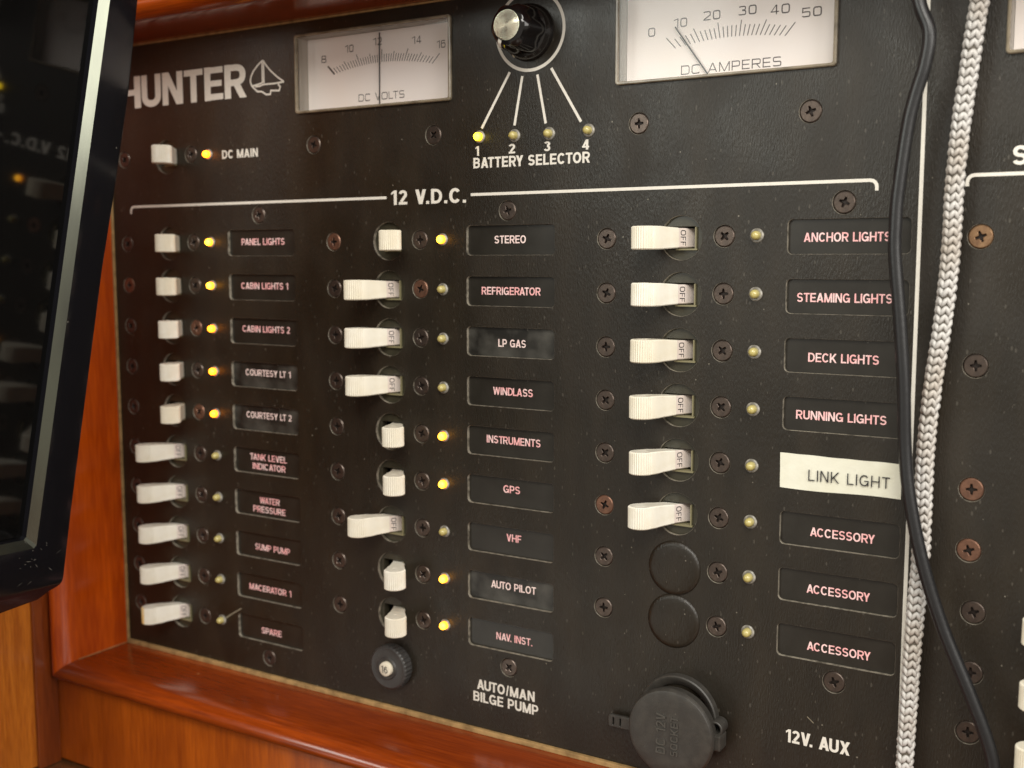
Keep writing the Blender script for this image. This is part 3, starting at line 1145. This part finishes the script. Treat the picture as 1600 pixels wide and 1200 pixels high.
def wiggle(t):
    for ch in t.children:
        if ch.name.startswith('handle'):
            ch.rotation_euler = (0, random.uniform(-.012, .012), random.uniform(-.022, .022))


proto = {}
rusty = {(1, 0, 'l'): 'b', (1, 1, 'r'): 'b', (2, 5, 'l'): 'b', (0, 1, 'l'): 'b', (0, 4, 'r'): 'b', (0, 2, 'r'): 'b'}
for i, (x, z, on, w) in enumerate(breakers):
    aged = i == 10
    key = (on, aged)
    if w in ('uppermost', 'middle', 'lowest'):
        lab = 'cream breaker handle cut off by the right edge, %s of three' % w
    else:
        lab = 'cream breaker handle switched %s in the row of %s' % ('on, pointing right' if on else 'to OFF', w)
    if aged:
        lab = 'cream breaker handle with a yellowed tip, OFF in the row of the SPARE nameplate'
    if key not in proto:
        t = proto[key] = make_breaker(*key)
        t.location = Vector((x, 0, z)) * MM
        t['label'] = lab
        t['group'] = 'breaker switches of the panel'
    else:
        src = proto[key]
        t = src.copy()
        C.objects.link(t)
        t.location = Vector((x, 0, z)) * MM
        t['label'] = lab
        for ch in list(src.children):
            if ch.name.startswith('screw'):
                continue
            c = ch.copy()
            C.objects.link(c)
            c.parent = t
            for g in ch.children:
                e = g.copy()
                C.objects.link(e)
                e.parent = c
    wiggle(t)
    ci = round(x / 124.3)
    r = round(-z / PITCH) if i else -2
    screw(t, SCL, 0, rusty.get((ci, r, 'l'), 'k'))
    screw(t, SCR, .4, rusty.get((ci, r, 'r'), 'k'))

# blank plugs below the third column
for r, w in ((6, 'upper'), (7, 'lower')):
    bm = bmesh.new()
    add_lathe(bm, [(0, -1.15), (5, -1.12), (8.0, -1.0), (9.1, -.75), (9.7, -.2), (9.75, .02)], n=48)
    o = obj('blank_plug', bm, m_panel, None, (277.0, 0, rowz(r) - .3), smooth=50)
    tag(o, '%s of two round black blank plugs under the cream handles' % w, 'hole plug', 'blank plugs in the panel')

# ------------------------------------------------------------------ indicator lamps
LM = {'y': m_lit_y, 'o': m_lit_o, 'g': m_lit_g, 'd': m_dim}
LW = {'y': 'lit bright yellow indicator lamp', 'o': 'lit amber yellow indicator lamp', 'g': 'lit lime yellow indicator lamp', 'd': 'unlit dull yellow indicator lamp'}
lens_data = {}
for k in LM:
    bm = bmesh.new()
    add_lathe(bm, [(0, -3.1), (.6, -3.0), (1.1, -2.65), (1.4, -2.1), (1.5, -1.5), (1.55, 2.0)], n=20)
    o = obj('lens', bm, LM[k], smooth=60)
    lens_data[k] = o.data
    bpy.data.objects.remove(o)
bm = bmesh.new()
add_lathe(bm, [(1.56, -.55), (2.0, -.6), (2.3, -.35), (2.34, .2), (2.34, 2.0)], n=20)
o = obj('collar', bm, m_collar, smooth=40)
collar_data = o.data
bpy.data.objects.remove(o)
for x, z, k, w in lamps:
    t = thing('indicator_lamp', '%s %s' % (LW[k], w), 'indicator lamp', (x, 0, z), 'indicator lamps of the panel')
    for nm, dt in (('lens', lens_data[k]), ('collar', collar_data)):
        c = bpy.data.objects.new(nm, dt)
        C.objects.link(c)
        c.parent = t

# ------------------------------------------------------------------ nameplates
dusty = {'COURTESY LT 1', 'COURTESY LT 2', 'AUTO PILOT', 'LP GAS'}
acc = {5: 'top', 6: 'middle', 7: 'bottom'}
for ci, r, tl, nm in plates:
    x0, x1 = NPX[ci]
    cx, cz = (x0 + x1) / 2, rowz(r)
    lab = 'recessed black nameplate reading %s in %s letters' % (nm, 'whitish' if nm == 'STEREO' else 'pink')
    if nm == 'ACCESSORY':
        lab = '%s of three black nameplates reading ACCESSORY in pink letters' % acc[r]
    if nm in dusty:
        lab = 'dusty black nameplate reading %s in pale letters' % nm
    t = thing('name_plate', lab, 'nameplate', (cx, 0, cz), 'nameplates of the panel')
    bm = bmesh.new()
    add_plate(bm, rrect(x0 - cx - .4, x1 - cx + .4, -6.0, 5.9, 1.6), [], 1.25, 2.5, ch=0)
    obj('insert', bm, m_plate_dusty if nm in dusty else m_plate, t)
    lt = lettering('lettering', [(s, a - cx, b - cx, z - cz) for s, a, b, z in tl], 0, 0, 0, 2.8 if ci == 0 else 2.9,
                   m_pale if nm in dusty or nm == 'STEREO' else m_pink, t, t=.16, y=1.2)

# the tape label stuck over one of them
t = thing('label_tape', 'cream white tape label reading LINK LIGHT above the ACCESSORY nameplates', 'label tape', (333, 0, -76.2))
bm = bmesh.new()
nx = 24
top, bot = [], []
for i in range(nx + 1):
    u = i / nx
    x = -19.2 + 38.6 * u
    wv = .12 * math.sin(u * 9) + .10 * math.sin(u * 23 + 1)
    top.append((x, -.28 - .25 * abs(math.sin(u * 5 + .4)) * u, 5.9 - .3 * u + wv * .5))
    bot.append((x + .15, -.24 - .7 * max(0, u - .7) ** 2 * 3, -5.6 - .25 * math.sin(u * 6)))
for dy in (0, .16):
    pass
rows = 6
g = [[None] * (nx + 1) for _ in range(rows + 1)]
g2 = [[None] * (nx + 1) for _ in range(rows + 1)]
for j in range(rows + 1):
    for i in range(nx + 1):
        a, b = Vector(top[i]), Vector(bot[i])
        p = a.lerp(b, j / rows)
        p.y -= .10 * math.sin(i * .9 + j * 1.7) * math.sin(j / rows * math.pi)
        g[j][i] = bm.verts.new(p)
        g2[j][i] = bm.verts.new(p + Vector((0, .15, 0)))
for j in range(rows):
    for i in range(nx):
        bm.faces.new((g[j][i], g[j + 1][i], g[j + 1][i + 1], g[j][i + 1]))
        bm.faces.new((g2[j][i], g2[j][i + 1], g2[j + 1][i + 1], g2[j + 1][i]))
for i in range(nx):
    bm.faces.new((g[0][i], g[0][i + 1], g2[0][i + 1], g2[0][i]))
    bm.faces.new((g[rows][i + 1], g[rows][i], g2[rows][i], g2[rows][i + 1]))
for j in range(rows):
    bm.faces.new((g[j + 1][0], g[j][0], g2[j][0], g2[j + 1][0]))
    bm.faces.new((g[j][nx], g[j + 1][nx], g2[j + 1][nx], g2[j][nx]))
bmesh.ops.recalc_face_normals(bm, faces=bm.faces)
obj('tape', bm, m_tape, t, smooth=40)
lettering('lettering', 'LINK LIGHT', 323.45 - 333, 349.15 - 333, -76.8 + 76.2, 3.6, m_ink, t, t=.115, wk=1.05, y=-.85, gap=.2)


# ------------------------------------------------------------------ meters
def meter(name, label, box, scale):
    x0, x1, z0, z1 = box
    cx, cz = (x0 + x1) / 2, (z0 + z1) / 2
    w, h = (x1 - x0) / 2, (z1 - z0) / 2
    D = 6.2
    t = thing(name, label, 'meter', (cx, 0, cz))
    bm = bmesh.new()                                # the walls of the sunken case
    inner = rrect(-w + 1.0, w - 1.0, -h + 1.0, h - 1.0, .7)
    a = [bm.verts.new((x, 0.2, z)) for x, z in inner]
    b = [bm.verts.new((x, D + 1, z)) for x, z in inner]
    n = len(inner)
    for i in range(n):
        bm.faces.new((a[i], a[(i + 1) % n], b[(i + 1) % n], b[i]))
    obj('case', bm, m_case, t)
    bm = bmesh.new()
    add_plate(bm, rrect(-w, w, -h, h, 1.2), [rrect(-w + 1.0, w - 1.0, -h + 1.0, h - 1.0, .7)], -1.3, .6, ch=.3, ch_hole=.15, back=False)
    obj('rim', bm, m_rim, t)
    bm = bmesh.new()
    add_box(bm, -w + 1.0, w - 1.0, -.9, -.2, -h + 1.0, h - 1.0)
    obj('window', bm, m_window, t)
    bm = bmesh.new()
    add_box(bm, -w + 1.1, w - 1.1, D, D + .8, -h + 1.1, h - 1.1)
    f = obj('dial_face', bm, m_face, t)
    if scale:
        px, pz, zi, k, ticks, nums, cap, needle, NY = scale
        bm = bmesh.new()
        for i, (ang, ln, tk) in enumerate(ticks):
            # a tick starts on the flat inner curve zi - k dx^2 and points away from the pivot
            ta = math.tan(math.radians(ang))
            dx = (zi - pz) * ta
            for _ in range(12):
                dx = (zi - k * dx * dx - pz) * ta
            s, c = math.sin(math.radians(ang)), math.cos(math.radians(ang))
            xa, za = px + dx, zi - k * dx * dx
            add_line(bm, [(xa - cx, za - cz), (xa + s * ln - cx, za + c * ln - cz)], tk, y=D - .03)
        obj('scale_marks', bm, m_greyink, f)
        for s, nx_, nz_, nw, nh in nums:
            lettering('numeral', s, nx_ - nw / 2 - cx, nx_ + nw / 2 - cx, nz_ - cz, nh, m_greyink, f, t=.13, wk=1.6, ex=4.5, gap=.28, y=D - .03)
        s, ax, bx, zz, nh = cap
        lettering('caption', s, ax - cx, bx - cx, zz - cz, nh, m_greyink, f, t=.12, wk=1.6, ex=4.5, gap=.26, y=D - .03)
        bm = bmesh.new()
        (ax, az), (bx, bz) = needle
        pts = [Vector((ax - cx, NY, az - cz)), Vector((bx - cx, NY, bz - cz))]
        add_tube(bm, pts, .26, 6)
        obj('needle', bm, m_ink, t)
    return t


vt = []
for i in range(41):
    ang = -45 + 90 * i / 40
    vt.append((ang, 5.0 if i % 10 == 0 else (3.9 if i % 5 == 0 else 3.0), .75 if i == 0 else .30))
vn = [('8', 116.5, 74.4, 2.6, 2.9), ('10', 129.9, 77.4, 4.3, 2.9), ('12', 144.3, 78.8, 4.3, 2.9), ('14', 163.4, 77.5, 4.4, 2.9), ('16', 175.0, 74.8, 4.0, 2.9)]
meter('volt_meter', 'DC VOLTS meter with a white face and its needle near 12', VM,
      (146.4, 43.6, 70.7, .0047, vt, vn, ('DC VOLTS', 134.3, 157.3, 57.5, 2.9), ((146.0, 82.0), (145.6, 54.2)), 5.3))
at = []
for i in range(26):
    ang = -43 + 83 * i / 25
    at.append((ang, 5.1 if i % 5 == 0 else 3.6, .30))
an = [('0', 262.9, 70.2, 2.6, 3.0), ('10', 273.4, 72.3, 4.9, 3.0), ('20', 284.6, 73.5, 6.0, 3.0), ('30', 296.9, 73.8, 6.2, 3.0), ('40', 307.9, 72.9, 6.3, 3.0), ('50', 318.2, 70.9, 6.4, 3.0)]
meter('amp_meter', 'DC AMPERES meter with a white face and its needle near 10', AM,
      (291.6, 42.8, 65.9, .0048, at, an, ('DC AMPERES', 273.9, 308.7, 56.5, 3.1), ((271.9, 70.9), (284.6, 53.4)), 5.3))
meter('panel_meter', 'pinkish white meter cut off at the top right corner beside the braided hose', EM, None)

# ------------------------------------------------------------------ battery selector knob
t = thing('selector_knob', 'black fluted selector knob with a shiny metal cap above BATTERY SELECTOR', 'knob', (KC[0], 0, KC[1]))
bm = bmesh.new()
add_lathe(bm, [(8.0, -4.2), (9.0, -3.9), (9.8, -2.2), (10.1, -.6), (10.1, .05)], n=64)
obj('skirt', bm, m_knobside, t, smooth=40)
bm = bmesh.new()


def flute(r, y, a):
    return r * (1 - .12 * (0.5 + 0.5 * math.cos(6 * (a + 2.63))) ** 1.3) if r > 7.0 else r


add_lathe(bm, [(5.0, -15.3), (5.5, -15.25), (6.6, -14.7), (7.7, -13.5), (8.05, -12.8), (8.6, -5.5), (8.9, -4.3), (8.9, -3.0)], n=112, rmod=flute)
obj('grip', bm, m_gloss, t, smooth=30)
bm = bmesh.new()
add_lathe(bm, [(0, -15.8), (2.6, -15.8), (4.9, -15.8), (5.2, -15.65), (5.3, -15.2)], n=64)
obj('metal_cap', bm, m_spun, t, smooth=30)
bm = bmesh.new()
ang = math.radians(239)
ca, sa = math.cos(ang), math.sin(ang)


def rad(r, off):
    return (ca * r - sa * off, sa * r + ca * off)


pv = []
for r, y in ((5.45, -15.32), (6.6, -14.78), (7.75, -13.55), (8.2, -12.0)):
    for off in (-.75, .75):
        x, z = rad(r, off)
        pv.append(bm.verts.new((x, y, z)))
for i in range(3):
    bm.faces.new((pv[2 * i], pv[2 * i + 1], pv[2 * i + 3], pv[2 * i + 2]))
for r, y in ((9.25, -3.5), (9.98, -1.9)):
    for off in (-.45, .45):
        x, z = rad(r, off)
        pv.append(bm.verts.new((x, y, z)))
bm.faces.new((pv[8], pv[9], pv[11], pv[10]))
bmesh.ops.recalc_face_normals(bm, faces=bm.faces)
obj('pointer_mark', bm, m_print, t)

# ------------------------------------------------------------------ push button breaker marked 16
t = thing('push_button', 'round black ribbed push button with a white centre marked 16', 'push button', (153.8, 0, -173.3))
bm = bmesh.new()


def knurl(r, y, a):
    return r - (.38 if (int(round(a / (2 * math.pi) * 128)) // 2) % 2 and r > 8.95 and -4.3 < y < -.5 else 0)


add_lathe(bm, [(3.3, -3.2), (3.35, -5.4), (4.3, -5.6), (4.7, -4.9), (6.6, -4.7), (8.2, -4.9), (8.8, -4.6), (9.2, -4.2), (9.2, -.6), (8.9, 0.05)], n=128, rmod=knurl)
obj('collar', bm, m_collarbtn, t, smooth=30)
bm = bmesh.new()
add_lathe(bm, [(0, -6.9), (2.3, -6.85), (2.85, -6.6), (3.0, -6.1), (3.0, -3.0)], n=36)
b = obj('button', bm, m_cream, t, smooth=40)
lettering('numeral', '16', -1.75, 1.6, 0, 2.9, m_ink, b, t=.14, y=-6.96, gap=.16)

# ------------------------------------------------------------------ 12 volt power socket with its rubber cap
t = thing('power_socket', 'black rubber capped power socket beside the 12V. AUX lettering', 'power socket', (280.2, 0, -166.8))
bm = bmesh.new()
add_lathe(bm, [(11.0, -1.0), (13.2, -2.9), (14.0, -3.0), (14.4, -2.6), (14.5, -1.8), (14.5, 0.05)], n=64)
obj('flange', bm, m_rubber, t, smooth=35)
CX, CZ = .6, -3.4                                    # the cap hangs a little below the flange
bm = bmesh.new()
add_lathe(bm, [(0, -11.4), (10, -11.45), (14.2, -11.5), (15.2, -11.2), (15.7, -10.5), (15.85, -9.6), (15.3, -9.0), (14.9, -5.2), (14.4, -4.7), (11.0, -4.6)], CX, CZ, n=72)
cp = obj('cap', bm, m_rubber, t, smooth=35)
bm = bmesh.new()
for tx, a0, a1, xb, hh in (('DC 12V', -7.4, 7.0, -3.0, 3.6), ('SOCKET', -7.4, 6.8, 2.0, 2.7)):
    # raised rubber letters reading upwards
    add_text(bm, tx, a0, a1, 0, hh, t=.16, wk=1.1, ex=3, gap=.2, y=0, to3d=lambda a, b, yy, xb=xb: (CX + xb - b, -11.9 + yy * .4, CZ + a))
geo = bmesh.ops.extrude_face_region(bm, geom=bm.faces[:])
for v in [g_ for g_ in geo['geom'] if isinstance(g_, bmesh.types.BMVert)]:
    v.co.y += .6
bmesh.ops.recalc_face_normals(bm, faces=bm.faces)
obj('raised_lettering', bm, m_rubber_highlight, cp)
bm = bmesh.new()                                     # the finger tab on the left
add_plate(bm, rrect(-27.0, -14.0, -9.6, -5.0, 1.0), [rrect(-25.2, -24.6, -8.7, -5.9, .2), rrect(-22.4, -21.8, -8.7, -5.9, .2)], -3.0, -1.6, ch=.3, ch_hole=.15)
obj('tab', bm, m_rubber, t)
bm = bmesh.new()                                     # the hinge loop on the right
add_plate(bm, circle(15.2, -.2, 2.7, 28), [circle(15.3, -.1, 1.8, 24)], -6.4, -.6, ch=.25, ch_hole=.2, back=False)
add_box(bm, 14.2, 17.7, -7.6, -1.2, -7.4, -1.9, bev=.6)
obj('hinge', bm, m_rubber, t)

# ------------------------------------------------------------------ cables in front of the panel
cab = [(352.0, 84), (354.4, 67.1), (357.6, 57.8), (356.8, 48.9), (354.4, 40.0), (352.6, 31.0), (350.6, 12.5), (350.2, 3.2), (350.4, -6.3), (352.5, -25.3), (354.3, -44.4), (355.4, -63.7),
       (357.5, -79.2), (362.0, -98.3), (368.3, -117.1), (376.4, -135.3), (381.6, -148.0), (384.2, -157.5), (386.0, -176.0), (386.5, -191.0)]
pts = catmull([Vector((x, -10.9 - (.6 if -110 < z < -70 else 0), z)) for x, z in cab], 8)
bm = bmesh.new()
add_tube(bm, pts, 2.0, 16)
tag(obj('black_cable', bm, m_cable, smooth=60), 'smooth black cable hanging down and crossing over the braided hose', 'cable')

hs = [(373.0, 88), (369.9, 66.5), (368.0, 48.8), (366.2, 30.8), (365.2, 12.4), (364.9, -6.3), (363.6, -25.2), (361.5, -44.6), (360.2, -64.2), (360.1, -83.9), (359.9, -100.0), (358.9, -120.4),
      (358.3, -141.1), (357.7, -166.3), (357.3, -191.0)]
pts = catmull([Vector((x, -4.6, z)) for x, z in hs], 40)
# resample evenly
res = [pts[0]]
acc_ = 0
STEP = .42
for a, b in zip(pts[:-1], pts[1:]):
    d = (b - a).length
    while acc_ + d >= STEP:
        k = (STEP - acc_) / d
        a = a.lerp(b, k)
        res.append(a.copy())
        d = (b - a).length
        acc_ = 0
    acc_ += d
fr = frames(res)
t = thing('braided_hose', 'pale grey braided hose hanging vertically in front of the panel', 'hose', (357.3, -4.6, -191.0))
to = (-357.3, 4.6, 191.0)
bm = bmesh.new()
add_tube(bm, res[::4], 1.95, 14)
obj('core', bm, m_core, t, to, smooth=60)
bm = bmesh.new()
# eight columns of slanting stitches round the cord; neighbouring columns lean opposite ways, so pairs read as V
NC, PITCH_S, RB = 10, 2.55, 2.16
step = PITCH_S / STEP
nrow = int(len(fr) / step)
rb_ = random.Random(3)
for c in range(NC):
    lean = 1 if c % 2 else -1
    for k in range(nrow):
        fi = k * step + (0.0 if (c // 2) % 2 else step * .5)
        if fi >= len(fr) - 1:
            continue
        p, tg, na, nb = fr[int(fi)]
        th = 2 * math.pi * (c + .5) / NC + .30
        er = na * math.cos(th) + nb * math.sin(th)
        et = nb * math.cos(th) - na * math.sin(th)
        ax = (tg * 1.0 + et * (.55 * lean)).normalized()
        sd = er.cross(ax).normalized()
        ce = p + er * (RB + rb_.uniform(-.10, .10))
        L_, W_, H_ = 1.58 + rb_.uniform(-.16, .16), .74 + rb_.uniform(-.09, .09), .72
        rings = []
        for q in range(7):
            a_ = math.pi * q / 6
            if q in (0, 6):
                rings.append([bm.verts.new(ce + ax * (L_ * math.cos(a_)))])
            else:
                rings.append([bm.verts.new(ce + ax * (L_ * math.cos(a_)) + sd * (W_ * math.sin(a_) * math.cos(b_)) + er * (H_ * math.sin(a_) * math.sin(b_) - .12 * abs(math.cos(a_)) * L_))
                              for b_ in [2 * math.pi * m_ / 8 for m_ in range(8)]])
        for u, v in zip(rings[:-1], rings[1:]):
            for m_ in range(8):
                n_ = (m_ + 1) % 8
                if len(u) == 1:
                    bm.faces.new((u[0], v[m_], v[n_]))
                elif len(v) == 1:
                    bm.faces.new((u[m_], v[0], u[n_]))
                else:
                    bm.faces.new((u[m_], v[m_], v[n_], u[n_]))
bmesh.ops.recalc_face_normals(bm, faces=bm.faces)
obj('braid', bm, m_braid, t, to, smooth=70)

# ------------------------------------------------------------------ the dark display at the left, its glossy front turned to the right
N = Vector((0.97948, 0.14917, -0.13555)).normalized()
pt_top = Vector((97.02, -72.20, 85.30))
pt_bot = Vector((70.82, -94.18, -128.27))
V = (pt_top - pt_bot)
V = (V - N * V.dot(N)).normalized()
U = V.cross(N) * -1
if U.y > 0:
    U = -U                                            # U runs from the panel towards the viewer
O = pt_bot


def uv(p):
    q = Vector(p) - O
    return (q.dot(U), q.dot(V))


t = thing('display_unit', 'dark glossy display screen with a black bezel at the left edge', 'display screen', O + N * -40)
to = -(O + N * -40)


def pos(u, v, w):
    return O + U * u + V * v + N * w


WID_U = 150.0
ub, vb = uv((75.51, -108.03, -109.60))                # lower inner corner of the bezel
ut, vt_ = uv((98.65, -85.35, 82.60))
gb, ghb = uv((70.73, -108.28, -109.71))              # the glass edge below it
gt, ght = uv((94.11, -86.8, 82.85))
slope_in = (ut - ub) / (vt_ - vb)
VT = 236.0
u_b2, v_b2 = uv((74.85, -123.27, -131.15))
u_b1, v_b1 = uv((72.23, -106.01, -131.07))
sl = (v_b2 - v_b1) / (u_b2 - u_b1)
# outline, counter-clockwise in (u, v)
mid = [uv(p) for p in ((92.74, -73.53, 52.91), (88.49, -77.99, 17.28), (85.26, -82.10, -10.58), (74.26, -91.75, -100.70))]
out = [(0, VT)] + mid
out += [(0, 3.0), (.3, 1.3), (1.3, .1), (3.2, -.7), (6.5, -1.5), (u_b1, v_b1), (u_b2, v_b2), (WID_U, v_b2 + sl * .2 * (WID_U - u_b2)), (WID_U, VT)]
inn = [(ub + slope_in * (VT - 16 - vb), VT - 16), (ub, vb), (ub + 1.0, vb - 1.0), (WID_U - 16, vb - 2.0), (WID_U - 16, VT - 16)]


def ring3(loop, w):
    return [pos(u, v, w) for u, v in loop]


def ccw(l):
    a = sum(l[i][0] * l[(i + 1) % len(l)][1] - l[(i + 1) % len(l)][0] * l[i][1] for i in range(len(l)))
    return l if a > 0 else l[::-1]


out, inn = ccw(out), ccw(inn)
bm = bmesh.new()
loops = []
for lp, w in ((offset(out, -.9), 0.0), (offset(out, -.25), -.25), (out, -.9), (out, -12.0), (offset(out, -8), -34.0)):
    loops.append([bm.verts.new(p) for p in ring3(lp, w)])
n = len(out)
for a, b in zip(loops[:-1], loops[1:]):
    for i in range(n):
        bm.faces.new((a[i], a[(i + 1) % n], b[(i + 1) % n], b[i]))
bm.faces.new(loops[-1])
iv = [bm.verts.new(p) for p in ring3(inn, 0.0)]
flat = loops[0] + iv
tris = tessellate_polygon([[Vector((u, v, 0)) for u, v in offset(out, -.9)], [Vector((u, v, 0)) for u, v in inn]])
for q in tris:
    bm.faces.new([flat[i] for i in q])
bmesh.ops.recalc_face_normals(bm, faces=bm.faces)
bez = obj('bezel', bm, m_bezel, t, to, smooth=25)
# sloping dull metal edge from the bezel down towards the glass, then a short black wall
G_W, T_W, T_U = -4.4, -2.3, 3.0
low = [(u + (T_U if u < 60 else -T_U), v + (T_U if v < 30 else -T_U)) for u, v in inn]
n = len(inn)
for nm, mt, la, wa, lb, wb in (('trim', m_trim, inn, -.02, low, T_W), ('inner_wall', m_bezel, low, T_W, low, G_W)):
    bm = bmesh.new()
    a = [bm.verts.new(p) for p in ring3(la, wa)]
    b = [bm.verts.new(p) for p in ring3(lb, wb)]
    for i in range(n):
        f = bm.faces.new((a[i], a[(i + 1) % n], b[(i + 1) % n], b[i]))
    obj(nm, bm, mt, t, to)
bm = bmesh.new()
g1 = [bm.verts.new(p) for p in ring3(offset(inn, -1.0), G_W)]
f = bm.faces.new(g1)
f.normal_update()
if f.normal.dot(N) < 0:
    f.normal_flip()
obj('screen', bm, m_glass, t, to)
# screw on the bezel's lower edge
bm = screw_mesh(.7)
rot = Matrix.Identity(4)
zax = V
yax = -N
xax = yax.cross(zax)
rm = Matrix((xax, yax, zax)).transposed().to_4x4()
su, sv = uv((81.5, -128.0, -117.5))
bmesh.ops.transform(bm, matrix=Matrix.Translation(pos(su, sv, .35)) @ rm, verts=bm.verts)
obj('screw', bm, [m_screw, m_recess], bez, None, smooth=30)
# scuffs on the corner of the bezel
bm = bmesh.new()
rs = random.Random(5)
for k in range(18):
    cu, cv = rs.gauss(17, 8), rs.gauss(12.5, 4.5)
    if cu < 2.5 or cv < 1.5:
        continue
    an_ = rs.uniform(-.5, .9)
    ln = rs.uniform(.3, 1.5)
    wd = rs.uniform(.07, .2)
    dv, du = math.cos(an_) * ln, math.sin(an_) * ln
    pv = [(cu - dv, cv - du), (cu + dv * .2, cv + du * .1 - wd), (cu + dv, cv + du), (cu - dv * .1, cv - du * .2 + wd)]
    bm.faces.new([bm.verts.new(pos(u, v, .03)) for u, v in pv])
bmesh.ops.recalc_face_normals(bm, faces=bm.faces)
for f in bm.faces:
    if f.normal.dot(N) < 0:
        f.normal_flip()
obj('scuff', bm, mat('grey_scuff', (0.10, 0.098, 0.085), 0.5), bez)
# arm holding it to the side wall
bm = bmesh.new()
c0 = pos(75, 110, -34)
add_box(bm, -19.4, c0.x + 6, c0.y - 18, c0.y + 18, c0.z - 18, c0.z + 18, bev=2)
obj('mounting_arm', bm, m_bezel, t, to)
